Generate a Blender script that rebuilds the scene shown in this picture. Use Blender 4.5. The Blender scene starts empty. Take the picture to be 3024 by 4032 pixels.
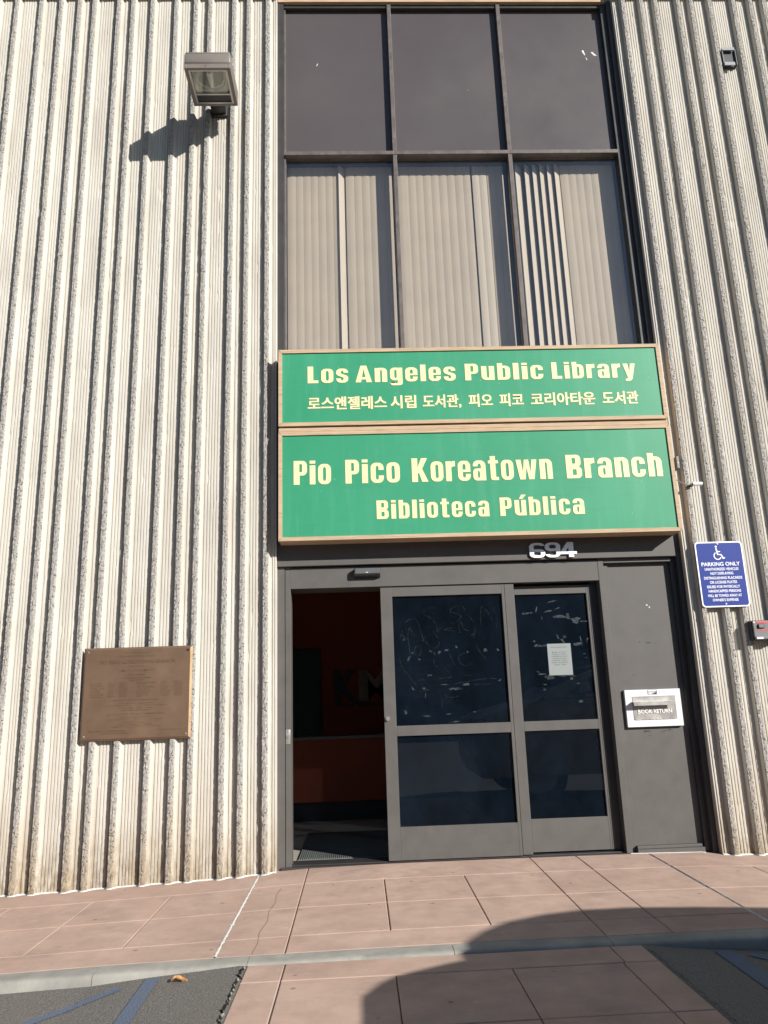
import bpy, bmesh, math, random
from mathutils import Matrix, Vector, noise
R = math.radians
random.seed(7)
scene = bpy.context.scene
C = scene.collection

# ------------------------------------------------------------ camera, sky, sun, exposure
cam_d = bpy.data.cameras.new('camera'); cam = bpy.data.objects.new('camera', cam_d); C.objects.link(cam)
cam_d.sensor_fit = 'VERTICAL'; cam_d.sensor_height = 36.0; cam_d.sensor_width = 27.0
cam_d.lens = 3028.0 / 4032.0 * 36.0
cam_d.clip_start = 0.05; cam_d.clip_end = 600
yaw, pitch, roll = 0.0385, 0.2454, -0.0343
cy, sy, cp, sp = math.cos(yaw), math.sin(yaw), math.cos(pitch), math.sin(pitch)
fw = Vector((sy * cp, cy * cp, sp)); rt = Vector((cy, -sy, 0)); up = rt.cross(fw)
r2 = rt * math.cos(roll) + up * math.sin(roll); u2 = -rt * math.sin(roll) + up * math.cos(roll)
M = Matrix((r2, u2, -fw)).transposed().to_4x4(); M.translation = Vector((0.6319, -6.2495, 1.1915))
cam.matrix_world = M
scene.camera = cam

SUN = Vector((-1.02, 1.0, -0.65)).normalized()      # the way the light travels
world = bpy.data.worlds.new('World'); scene.world = world; world.use_nodes = True
wn = world.node_tree; wn.nodes.clear()
sky = wn.nodes.new('ShaderNodeTexSky'); sky.sky_type = 'NISHITA'; sky.sun_disc = False
sky.sun_elevation = math.asin(-SUN.z); sky.sun_rotation = math.atan2(-SUN.x, -SUN.y)
sky.air_density = 1.0; sky.dust_density = 0.2; sky.ozone_density = 3.0
bg = wn.nodes.new('ShaderNodeBackground'); bg.inputs[1].default_value = 0.055
wo = wn.nodes.new('ShaderNodeOutputWorld')
wn.links.new(sky.outputs[0], bg.inputs[0]); wn.links.new(bg.outputs[0], wo.inputs[0])
sd = bpy.data.lights.new('sun', 'SUN'); sd.energy = 5.0; sd.angle = R(0.55); sd.color = (1.0, 0.95, 0.87)
so = bpy.data.objects.new('sun', sd); C.objects.link(so)
so.rotation_euler = SUN.to_track_quat('-Z', 'Y').to_euler(); so.location = (20, -25, 20)
scene.view_settings.view_transform = 'Standard'; scene.view_settings.look = 'None'
scene.view_settings.gamma = 1.0; scene.view_settings.use_curve_mapping = False
scene.view_settings.exposure = 0.62
scene.render.engine = 'CYCLES'
scene.cycles.max_bounces = 8; scene.cycles.transparent_max_bounces = 12

# ------------------------------------------------------------ materials
def newmat(name):
    m = bpy.data.materials.new(name); m.use_nodes = True
    nt = m.node_tree; nt.nodes.clear()
    out = nt.nodes.new('ShaderNodeOutputMaterial')
    return m, nt, out
def N(nt, t, **kw):
    n = nt.nodes.new(t)
    for k, v in kw.items():
        if k.startswith('i_'): n.inputs[k[2:].replace('_', ' ')].default_value = v
        else: setattr(n, k, v)
    return n
def pos(nt, scale=(1, 1, 1)):
    g = N(nt, 'ShaderNodeNewGeometry'); mp = N(nt, 'ShaderNodeMapping'); mp.inputs['Scale'].default_value = scale
    nt.links.new(g.outputs['Position'], mp.inputs['Vector']); return mp.outputs[0]
def tex(nt, vec, scale, detail=4, rough=0.55):
    n = N(nt, 'ShaderNodeTexNoise'); n.inputs['Scale'].default_value = scale
    n.inputs['Detail'].default_value = detail; n.inputs['Roughness'].default_value = rough
    nt.links.new(vec, n.inputs['Vector']); return n.outputs['Fac']
def ramp(nt, fac, stops):
    r = N(nt, 'ShaderNodeValToRGB'); el = r.color_ramp.elements
    while len(el) < len(stops): el.new(0.5)
    for e, (p, c) in zip(el, stops):
        e.position = p; e.color = (c, c, c, 1) if isinstance(c, (int, float)) else (*c, 1)
    nt.links.new(fac, r.inputs[0]); return r.outputs[0]
def mix(nt, fac, a, b, mode='MIX'):
    m = N(nt, 'ShaderNodeMix', data_type='RGBA', blend_type=mode)
    for s, v in ((0, fac), (6, a), (7, b)):
        if isinstance(v, (int, float)): m.inputs[s].default_value = v
        elif isinstance(v, tuple): m.inputs[s].default_value = (*v, 1)
        else: nt.links.new(v, m.inputs[s])
    return m.outputs[2]
def bsdf(nt, out, col, rough=0.8, metal=0.0, spec=0.5, bump=None, bs=0.3, bd=0.01):
    b = N(nt, 'ShaderNodeBsdfPrincipled')
    if isinstance(col, tuple): b.inputs['Base Color'].default_value = (*col, 1)
    else: nt.links.new(col, b.inputs['Base Color'])
    if isinstance(rough, (int, float)): b.inputs['Roughness'].default_value = rough
    else: nt.links.new(rough, b.inputs['Roughness'])
    b.inputs['Metallic'].default_value = metal; b.inputs['Specular IOR Level'].default_value = spec
    if bump is not None:
        bp = N(nt, 'ShaderNodeBump'); bp.inputs['Strength'].default_value = bs; bp.inputs['Distance'].default_value = bd
        nt.links.new(bump, bp.inputs['Height']); nt.links.new(bp.outputs[0], b.inputs['Normal'])
    nt.links.new(b.outputs[0], out.inputs[0]); return b
def sepz(nt):
    g = N(nt, 'ShaderNodeNewGeometry'); s = N(nt, 'ShaderNodeSeparateXYZ'); nt.links.new(g.outputs['Position'], s.inputs[0]); return s
def mrange(nt, v, a, b, c=0.0, d=1.0):
    m = N(nt, 'ShaderNodeMapRange'); m.inputs[1].default_value = a; m.inputs[2].default_value = b
    m.inputs[3].default_value = c; m.inputs[4].default_value = d; nt.links.new(v, m.inputs[0]); return m.outputs[0]
def mth(nt, op, a, b):
    m = N(nt, 'ShaderNodeMath', operation=op)
    for i, v in enumerate((a, b)):
        if isinstance(v, (int, float)): m.inputs[i].default_value = v
        else: nt.links.new(v, m.inputs[i])
    return m.outputs[0]
def concrete(name, rough_face):
    m, nt, out = newmat(name)
    p = pos(nt); fine = tex(nt, p, 120, 5, 0.7); mid = tex(nt, pos(nt, (3, 3, 0.5)), 3, 4)
    if rough_face:
        base = ramp(nt, tex(nt, p, 55, 5, 0.7), [(0.3, (.20, .187, .172)), (0.5, (.34, .325, .305)), (0.7, (.44, .42, .395))])
        v = N(nt, 'ShaderNodeTexVoronoi'); v.inputs['Scale'].default_value = 52; nt.links.new(p, v.inputs['Vector'])
        msk = ramp(nt, tex(nt, p, 22, 3), [(0.45, 0.0), (0.53, 1.0)])
        pit = ramp(nt, v.outputs['Distance'], [(0.20, 1.0), (0.36, 0.0)])
        pitm = mth(nt, 'MULTIPLY', pit, msk)
        col = mix(nt, mth(nt, 'MULTIPLY', pitm, 0.8), base, (.07, .06, .055))
        h = mth(nt, 'SUBTRACT', fine, mth(nt, 'MULTIPLY', pitm, 1.6))
    else:
        base = ramp(nt, mid, [(0.3, (.45, .42, .375)), (0.55, (.515, .49, .44)), (0.75, (.54, .52, .475))])
        col = mix(nt, mth(nt, 'MULTIPLY', ramp(nt, fine, [(0.55, 0.0), (0.75, 1.0)]), 0.14), base, (.34, .31, .28))
        h = fine
    # rain streaks and splash-back dirt that sits on the lower part of the wall
    s = sepz(nt)
    low = mrange(nt, s.outputs[2], 1.0, -0.1, 0.0, 1.0)
    n1 = tex(nt, pos(nt, (9, 9, 1.2)), 1.6, 4, 0.6)
    st = mth(nt, 'MULTIPLY', mth(nt, 'MULTIPLY', low, low), ramp(nt, n1, [(0.35, 0.1), (0.62, 1.0)]))
    col = mix(nt, mth(nt, 'MULTIPLY', st, 0.8), col, (.29, .215, .115))
    vl = mrange(nt, s.outputs[2], 0.35, -0.1, 0.0, 1.0); n5 = tex(nt, pos(nt, (14, 14, 5)), 2.2, 5, 0.7)
    col = mix(nt, mth(nt, 'MULTIPLY', mth(nt, 'MULTIPLY', vl, ramp(nt, n5, [(0.42, 0.0), (0.6, 1.0)])), 0.75), col, (.17, .125, .085))
    n2 = tex(nt, pos(nt, (16, 16, 0.35)), 1.1, 4, 0.6)
    col = mix(nt, mth(nt, 'MULTIPLY', ramp(nt, n2, [(0.55, 0.0), (0.75, 1.0)]), 0.3), col, (.36, .30, .20))
    n3 = tex(nt, p, 1.7, 4, 0.6)
    col = mix(nt, mth(nt, 'MULTIPLY', ramp(nt, n3, [(0.5, 0.0), (0.7, 1.0)]), 0.16), col, (.27, .25, .24))
    bsdf(nt, out, col, 0.93, 0, 0.25, h, 0.7 if rough_face else 0.35, 0.006 if rough_face else 0.002)
    return m
M_CON = concrete('cast_concrete', False)
M_CONR = concrete('broken_concrete_face', True)
def painted(name, col, rough=0.5, var=0.12, metal=0.0, spec=0.5, scale=6, bump=0.05, dirt=None):
    m, nt, out = newmat(name); p = pos(nt)
    a = tex(nt, p, scale, 5, 0.6); b_ = tex(nt, p, scale * 30, 3, 0.6)
    col = tuple(c * .88 for c in col)
    dk = tuple(c * (1 - var) for c in col); lt = tuple(min(1, c * (1 + var)) for c in col)
    c1 = ramp(nt, a, [(0.3, dk), (0.7, lt)])
    if dirt is not None:
        d = tex(nt, pos(nt, (1, 1, 0.5)), scale * 1.7, 6, 0.7)
        c1 = mix(nt, ramp(nt, d, [(0.58, 0.0), (0.72, 0.55)]), c1, dirt)
    rg = mrange(nt, a, 0.3, 0.7, max(0.02, rough - 0.07), min(1, rough + 0.07))
    bsdf(nt, out, c1, rg, metal, spec, b_, bump, 0.002)
    return m
M_BRZ = painted('dark_bronze_paint', (.106, .100, .095), 0.55, 0.08, bump=0.04, dirt=(.115, .108, .10), spec=0.35)
M_BRZD = painted('dark_anodised_metal', (.045, .043, .043), 0.4, 0.1)
M_MUL = painted('weathered_mullion', (.115, .095, .09), 0.5, 0.25, dirt=(.24, .22, .21), scale=12)
M_SPAN = painted('spandrel_panel', (.090, .079, .082), 0.35, 0.015, scale=1.2, spec=0.5)
M_SLAT = painted('blind_slat', (.54, .455, .36), 0.7, 0.06, scale=3)
M_SLATB = painted('blind_slat_pale', (.60, .52, .42), 0.7, 0.05, scale=3)  # paler copy of the slat colour: sun on the turned slats painted in
def greensign():
    m, nt, out = newmat('green_sign_face'); p = pos(nt)
    a = tex(nt, p, 2.0, 5, .6); st = tex(nt, pos(nt, (7, 7, .5)), 1.6, 5, .65); b_ = tex(nt, p, 60, 3)
    c = ramp(nt, a, [(.3, (.030, .245, .128)), (.7, (.040, .275, .150))])
    c = mix(nt, ramp(nt, st, [(.5, 0.0), (.72, .5)]), c, (.075, .31, .19))
    sz = sepz(nt); g1 = tex(nt, pos(nt, (3, 3, 30)), 1.2, 4)
    c = mix(nt, ramp(nt, g1, [(.56, 0.0), (.72, .3)]), c, (.035, .20, .11))
    bsdf(nt, out, c, 0.4, 0, 0.4, b_, .04, .002); return m
M_GREEN_OLD = painted('green_sign_paint', (.036, .285, .150), 0.38, 0.06, scale=2.2, spec=0.4, dirt=(.062, .31, .18))
M_GREEN = greensign()
M_CREAM = painted('cream_vinyl', (.86, .73, .42), 0.45, 0.03)
M_WHITE = painted('white_paint', (.92, .92, .93), 0.45, 0.04)
M_PLATE = painted('white_powder_coat', (.74, .73, .77), 0.4, 0.03, dirt=(.62, .58, .63))
M_BLUE = painted('blue_sign_sheeting', (.010, .036, .26), 0.5, 0.05, spec=0.25)
M_BRASS = painted('weathered_bronze', (.205, .132, .085), 0.45, 0.12, metal=0.35, scale=4, dirt=(.15, .10, .075))
M_STEEL = painted('brushed_steel', (.55, .53, .50), 0.35, 0.08, metal=0.7, scale=10)
M_TAUPE = painted('taupe_enamel', (.20, .178, .16), 0.45, 0.06)
M_BLACK = painted('black_plastic', (.025, .026, .03), 0.45, 0.1)
M_GREY = painted('grey_plastic', (.16, .16, .165), 0.45, 0.1)
M_RED = painted('red_print', (.65, .05, .04), 0.5, 0.05)
M_CAULK = painted('white_caulk', (.66, .65, .62), 0.7, 0.12, scale=30, bump=0.3)
M_CURB = painted('curb_concrete', (.34, .33, .30), 0.92, 0.22, scale=5, bump=0.5, dirt=(.20, .185, .165), spec=0.2)
M_DUST = painted('joint_grit', (.30, .20, .13), 0.95, 0.3, scale=15, bump=0.4, spec=0.1)
M_PAPER = painted('paper', (.27, .30, .30), 0.8, 0.04, scale=9)
M_INK = painted('printed_ink', (.06, .065, .07), 0.8, 0.2)
M_ORANGE = painted('orange_wall_paint', (.34, .068, .026), 0.7, 0.05)
M_DGREEN = painted('dark_green_paint', (.03, .09, .08), 0.6, 0.05)
M_INT = painted('interior_plaster', (.65, .63, .60), 0.9, 0.05)
M_INTF = painted('interior_floor', (.42, .39, .34), 0.6, 0.12)
M_MAT = painted('rubber_mat', (.13, .145, .14), 0.8, 0.15)
M_LEAF = painted('dry_leaf', (.42, .21, .08), 0.6, 0.3, scale=60, bump=0.3)
M_TAPE = painted('tape_residue', (.048, .058, .06), 0.7, 0.4, scale=40)
M_SCR = painted('scratched_glass', (.05, .05, .046), 0.6, 0.5, scale=25)
M_CARP = painted('silver_car_paint', (.32, .33, .35), 0.25, 0.02, metal=0.6)
M_TYRE = painted('tyre_rubber', (.03, .03, .03), 0.85, 0.1)
M_CRUST = painted('crumbled_edge', (.24, .235, .18), 0.95, 0.3, scale=25, bump=0.6, spec=0.1)
def residue(name, col, lo, hi):
    m, nt, out = newmat(name)
    t = N(nt, 'ShaderNodeBsdfTransparent'); d = N(nt, 'ShaderNodeBsdfDiffuse'); d.inputs[0].default_value = (*col, 1)
    mx = N(nt, 'ShaderNodeMixShader'); nt.links.new(ramp(nt, tex(nt, pos(nt), 45, 5, 0.7), [(0.38, lo), (0.62, hi)]), mx.inputs[0])
    nt.links.new(t.outputs[0], mx.inputs[1]); nt.links.new(d.outputs[0], mx.inputs[2]); nt.links.new(mx.outputs[0], out.inputs[0]); return m
M_TAPE = residue('tape_residue_film', (.11, .14, .15), 0.0, 0.42)
M_SCR = residue('scratch_marks', (.11, .11, .10), 0.0, 0.7)
def wood():
    m, nt, out = newmat('weathered_cedar')
    a = tex(nt, pos(nt, (2.5, 40, 40)), 2.2, 6, 0.65); b_ = tex(nt, pos(nt), 2.3, 4)
    c = ramp(nt, a, [(0.25, (.30, .205, .125)), (0.5, (.46, .335, .22)), (0.75, (.54, .405, .28))])
    c = mix(nt, ramp(nt, b_, [(0.48, 0.0), (0.68, 0.5)]), c, (.36, .30, .22))
    bsdf(nt, out, c, 0.7, 0, 0.3, a, 0.35, 0.002); return m
M_WOOD = wood()
def paving():
    m, nt, out = newmat('terracotta_concrete'); p = pos(nt)
    a = tex(nt, p, 1.6, 5, 0.6); f = tex(nt, p, 160, 4, 0.7); b_ = tex(nt, p, 6, 5, 0.65)
    c = ramp(nt, a, [(0.3, (.405, .275, .222)), (0.7, (.50, .362, .298))])
    c = mix(nt, ramp(nt, b_, [(0.40, 0.0), (0.70, 0.5)]), c, (.285, .215, .18))
    sm = tex(nt, pos(nt, (1.2, 1.7, 1)), 2.2, 6, 0.7)
    c = mix(nt, ramp(nt, sm, [(0.54, 0.0), (0.72, 0.38)]), c, (.20, .155, .135))
    lt = tex(nt, p, 9, 6, 0.75)
    c = mix(nt, ramp(nt, lt, [(0.60, 0.0), (0.74, 0.45)]), c, (.56, .44, .36))
    c = mix(nt, ramp(nt, f, [(0.45, 0.0), (0.8, 0.35)]), c, (.50, .375, .30))
    v = N(nt, 'ShaderNodeTexVoronoi'); v.inputs['Scale'].default_value = 4.5; nt.links.new(p, v.inputs['Vector'])
    gum = ramp(nt, v.outputs['Distance'], [(0.045, 0.6), (0.075, 0.0)])
    c = mix(nt, gum, c, (.13, .085, .07))
    bsdf(nt, out, c, 0.88, 0, 0.25, f, 0.35, 0.002); return m
M_PAVE = paving()
def asphalt(name, paint=None):
    m, nt, out = newmat(name); p = pos(nt)
    f = tex(nt, p, 130, 4, 0.75); a = tex(nt, p, 2.0, 5, 0.6); g = tex(nt, p, 45, 4, 0.7)
    c = ramp(nt, f, [(0.32, (.07, .069, .067)), (0.5, (.145, .14, .134)), (0.7, (.27, .255, .235))])
    c = mix(nt, ramp(nt, a, [(0.4, 0.0), (0.7, 0.5)]), c, (.17, .145, .12))
    if paint is not None:
        c = mix(nt, ramp(nt, g, [(0.34, 0.35), (0.54, 0.92)]), c, paint)
    v = N(nt, 'ShaderNodeTexVoronoi'); v.inputs['Scale'].default_value = 110; nt.links.new(p, v.inputs['Vector'])
    h = mth(nt, 'ADD', f, mth(nt, 'MULTIPLY', v.outputs['Distance'], 0.8))
    bsdf(nt, out, c, 0.9, 0, 0.3, h, 0.7, 0.004); return m
M_ASPH = asphalt('asphalt'); M_BPAINT = asphalt('faded_blue_line_paint', (.105, .145, .23))
def glass(name, tint, refl=(1, 1, 1), boost=1.0, rough=0.0, haze=0.0, hazecol=(.3, .33, .36)):
    m, nt, out = newmat(name)
    t = N(nt, 'ShaderNodeBsdfTransparent'); t.inputs[0].default_value = (*tint, 1)
    g = N(nt, 'ShaderNodeBsdfGlossy'); g.inputs['Color'].default_value = (*refl, 1); g.inputs['Roughness'].default_value = rough
    lw = N(nt, 'ShaderNodeLayerWeight'); lw.inputs[0].default_value = 0.5      # Schlick reflectance, the same from both sides of the sheet
    f5 = mth(nt, 'POWER', lw.outputs['Facing'], 5.0)
    frs = mth(nt, 'ADD', mth(nt, 'MULTIPLY', f5, 0.957), 0.043)
    mx = N(nt, 'ShaderNodeMixShader')
    nt.links.new(mth(nt, 'MULTIPLY', frs, boost), mx.inputs[0])
    nt.links.new(t.outputs[0], mx.inputs[1]); nt.links.new(g.outputs[0], mx.inputs[2])
    last = mx.outputs[0]
    if haze > 0:
        d = N(nt, 'ShaderNodeBsdfDiffuse'); d.inputs[0].default_value = (*hazecol, 1)
        a = tex(nt, pos(nt, (1, 1, 0.6)), 3.5, 6, 0.65)
        m2 = N(nt, 'ShaderNodeMixShader')
        nt.links.new(ramp(nt, a, [(0.35, haze * 0.35), (0.75, haze)]), m2.inputs[0])
        nt.links.new(last, m2.inputs[1]); nt.links.new(d.outputs[0], m2.inputs[2]); last = m2.outputs[0]
    nt.links.new(last, out.inputs[0]); return m
M_WGL = glass('window_glass', (.95, .953, .95), boost=1.7, haze=0.03)
M_DGL = glass('tinted_door_glass', (.17, .19, .22), boost=1.1, haze=0.085, hazecol=(.06, .11, .19))
M_LENS = glass('lamp_lens', (.93, .95, .91), boost=1.5, haze=0.12)
M_CGL = glass('car_glass', (.08, .09, .09), boost=1.2)
M_MIRR = painted('lamp_reflector', (.80, .78, .70), 0.35, 0.25, metal=0.35, scale=18)
# ------------------------------------------------------------ object helpers
def thing(name, label, cat, loc=(0, 0, 0), group=None, kind=None):
    o = bpy.data.objects.new(name, None); C.objects.link(o); o.location = loc; o.empty_display_size = 0.1
    tag(o, label, cat, group, kind); return o
def tag(o, label=None, cat=None, group=None, kind=None):
    if label: o['label'] = label
    if cat: o['category'] = cat
    if group: o['group'] = group
    if kind: o['kind'] = kind
    return o
def root_loc(o):
    v = Vector((0, 0, 0))
    while o is not None: v = v + o.location; o = o.parent
    return v
def obj(name, geo, mats, parent=None, loc=None, label=None):
    """geo = (verts, faces[, material indices]) in world space"""
    verts, faces = geo[0], geo[1]
    off = root_loc(parent) if parent is not None else Vector(loc or (0, 0, 0))
    me = bpy.data.meshes.new(name)
    me.from_pydata([(v[0] - off.x, v[1] - off.y, v[2] - off.z) for v in verts], [], faces)
    if not isinstance(mats, (list, tuple)): mats = [mats]
    for m in mats: me.materials.append(m)
    if len(geo) > 2 and geo[2] is not None: me.polygons.foreach_set('material_index', geo[2])
    me.update()
    o = bpy.data.objects.new(name, me); C.objects.link(o)
    if parent is not None: o.parent = parent
    elif loc is not None: o.location = loc
    if label: o['label'] = label
    return o
def smooth(o, ang=40):
    me = o.data
    for p in me.polygons: p.use_smooth = True
    bm = bmesh.new(); bm.from_mesh(me)
    for e in bm.edges:
        if len(e.link_faces) == 2 and e.calc_face_angle(0) > R(ang): e.smooth = False
    bm.to_mesh(me); bm.free(); return o
def join(*gs):
    V, F, MI = [], [], []
    for g in gs:
        n = len(V); V += list(g[0]); F += [tuple(i + n for i in f) for f in g[1]]
        MI += list(g[2]) if len(g) > 2 and g[2] is not None else [0] * len(g[1])
    return V, F, MI
def box(x0, x1, y0, y1, z0, z1, bev=0.0, mi=0):
    if bev <= 0:
        V = [(x, y, z) for z in (z0, z1) for y in (y0, y1) for x in (x0, x1)]
        F = [(0, 2, 3, 1), (4, 5, 7, 6), (0, 1, 5, 4), (2, 6, 7, 3), (0, 4, 6, 2), (1, 3, 7, 5)]
        return V, F, [mi] * 6
    bm = bmesh.new(); bmesh.ops.create_cube(bm, size=1)
    for v in bm.verts: v.co = Vector(((x0 + x1) / 2 + v.co.x * (x1 - x0), (y0 + y1) / 2 + v.co.y * (y1 - y0), (z0 + z1) / 2 + v.co.z * (z1 - z0)))
    bmesh.ops.bevel(bm, geom=bm.edges[:], offset=bev, segments=2, affect='EDGES', profile=0.5)
    bm.verts.index_update()
    g = ([tuple(v.co) for v in bm.verts], [tuple(v.index for v in f.verts) for f in bm.faces]); bm.free()
    return g[0], g[1], [mi] * len(g[1])
def xform(g, mat):
    return [tuple(mat @ Vector(v)) for v in g[0]], g[1], (g[2] if len(g) > 2 else None)
def prism(pts, y0, y1):
    """outline in X,Z, extruded from y0 (front) to y1"""
    n = len(pts)
    V = [(p[0], y0, p[1]) for p in pts] + [(p[0], y1, p[1]) for p in pts]
    F = [tuple(range(n)), tuple(range(2 * n - 1, n - 1, -1))] + [(i, i + n, (i + 1) % n + n, (i + 1) % n) for i in range(n)]
    return V, F, [0] * len(F)
def cyl(c, r, h, axis='Y', n=20, r2=None):
    r2 = r if r2 is None else r2; V = []
    for k, rr in ((0, r), (1, r2)):
        for i in range(n):
            a = 2 * math.pi * i / n; p = (rr * math.cos(a), rr * math.sin(a))
            if axis == 'Y': V.append((c[0] + p[0], c[1] + k * h, c[2] + p[1]))
            elif axis == 'X': V.append((c[0] + k * h, c[1] + p[0], c[2] + p[1]))
            else: V.append((c[0] + p[0], c[1] + p[1], c[2] + k * h))
    F = [tuple(range(n)), tuple(range(2 * n - 1, n - 1, -1))] + [(i, i + n, (i + 1) % n + n, (i + 1) % n) for i in range(n)]
    return V, F, [0] * len(F)
def tube(path, r, n=8):
    V, F = [], []; path = [Vector(p) for p in path]
    for i, p in enumerate(path):
        d = (path[min(i + 1, len(path) - 1)] - path[max(i - 1, 0)]).normalized()
        a = d.cross(Vector((0, 0, 1)) if abs(d.z) < 0.9 else Vector((1, 0, 0))).normalized(); b = d.cross(a)
        for k in range(n):
            t = 2 * math.pi * k / n; V.append(tuple(p + a * r * math.cos(t) + b * r * math.sin(t)))
    for i in range(len(path) - 1):
        for k in range(n): F.append((i * n + k, i * n + (k + 1) % n, (i + 1) * n + (k + 1) % n, (i + 1) * n + k))
    F.append(tuple(range(n))); F.append(tuple((len(path) - 1) * n + k for k in range(n)))
    return V, F, [0] * len(F)
def frame(x0, x1, z0, z1, w, y0, y1, bev=0.0):
    return join(box(x0, x0 + w, y0, y1, z0, z1, bev), box(x1 - w, x1, y0, y1, z0, z1, bev),
                box(x0 + w, x1 - w, y0 + .0005, y1, z0, z0 + w, bev), box(x0 + w, x1 - w, y0 + .0005, y1, z1 - w, z1, bev))
def interp(t, x):
    if x <= t[0][0]: return t[0][1]
    for (a, b), (c, d) in zip(t, t[1:]):
        if x <= c: return b + (d - b) * (x - a) / (c - a)
    return t[-1][1]
# ---- lettering
def _raw(s, off, ext, spacing=1.0):
    cu = bpy.data.curves.new('lettering', 'FONT'); cu.body = s; cu.size = 1.0; cu.offset = off; cu.extrude = ext
    cu.resolution_u = 3; cu.space_character = spacing
    o = bpy.data.objects.new('lettering_tmp', cu); C.objects.link(o)
    dg = bpy.context.evaluated_depsgraph_get(); me = bpy.data.meshes.new_from_object(o.evaluated_get(dg))
    V = [tuple(v.co) for v in me.vertices]; F = [tuple(p.vertices) for p in me.polygons]
    bpy.data.objects.remove(o); bpy.data.curves.remove(cu); bpy.data.meshes.remove(me)
    return V, F
_h = _raw('H', 0, 0); CAPH = max(v[1] for v in _h[0])
_LC = {}
def text(s, x0, x1, z, h, y, depth=0.002, off=0.0, spread=0.0, spacing=1.0, just=None, capref=None):
    """letters with baseline z and cap height h between x0 and x1 (x1 None: natural width x just), face at y, standing proud towards -Y"""
    key = (s, off, spacing)
    if key not in _LC: _LC[key] = _raw(s, off, 0.01, spacing)
    V, F = _LC[key]
    mnx = min(v[0] for v in V); mxx = max(v[0] for v in V)
    sz = h / (capref or CAPH)
    if x1 is None:
        w = (mxx - mnx) * sz * (just or 1.0); x0, x1 = x0 - w / 2, x0 + w / 2
    n = 1 if spread == 0 else (2 if spread < 0.004 else 3)
    sx = (x1 - x0 - spread) / (mxx - mnx); gs = []
    for k in range(n):
        dx = 0 if n == 1 else spread * k / (n - 1)
        ys = y - depth - 0.0002 * k
        gs.append(([(x0 + dx + (v[0] - mnx) * sx, (ys if v[2] > 0 else y), z + v[1] * sz) for v in V], F, [0] * len(F)))
    return join(*gs)

# ---- heavy condensed sign alphabet (cap height 1), drawn as strokes
def _c(cx, cz, rx, rz, a0, a1, n=6): return [(cx + rx * math.cos(R(a0 + (a1 - a0) * i / n)), cz + rz * math.sin(R(a0 + (a1 - a0) * i / n))) for i in range(n + 1)]
def gU(x0, x1, z0, zl, zr, B=.215, T=.135, ro=.22):
    ri = max(.02, min((x1 - x0 - 2 * B) / 2, .09)); rzi = .10
    o = [(x0, zl)] + _c(x0 + ro, z0 + ro, ro, ro, 180, 270) + _c(x1 - ro, z0 + ro, ro, ro, 270, 360) + [(x1, zr)]
    i_ = [(x0 + B, zl)] + _c(x0 + B + ri, z0 + T + rzi, ri, rzi, 180, 270) + _c(x1 - B - ri, z0 + T + rzi, ri, rzi, 270, 360) + [(x1 - B, zr)]
    return ('s', o, i_, False)
def gA(x0, x1, z1, zl, zr, B=.215, T=.135, ro=.22):
    k, o, i_, c = gU(x0, x1, -z1, -zl, -zr, B, T, ro)
    return ('s', [(x, -z) for x, z in o], [(x, -z) for x, z in i_], c)
def gR(x0, x1, z0, z1): return ('p', [(x0, z0), (x1, z0), (x1, z1), (x0, z1)])
def gD(x1, z0, z1, S=.25, B=.215, T=.14, ro=.2):
    o = [(0, z0)] + _c(x1 - ro, z0 + ro, ro, ro, 270, 360) + _c(x1 - ro, z1 - ro, ro, ro, 0, 90) + [(0, z1)]
    r = .045; xi = x1 - B
    i_ = [(S, z0 + T)] + _c(xi - r, z0 + T + r, r, r, 270, 360) + _c(xi - r, z1 - T - r, r, r, 0, 90) + [(S, z1 - T)]
    return ('s', o, i_, True)
S_ = .25; _ring = [gU(0, .56, 0, .43, .43), gA(0, .56, .85, .43, .43)]
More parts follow.
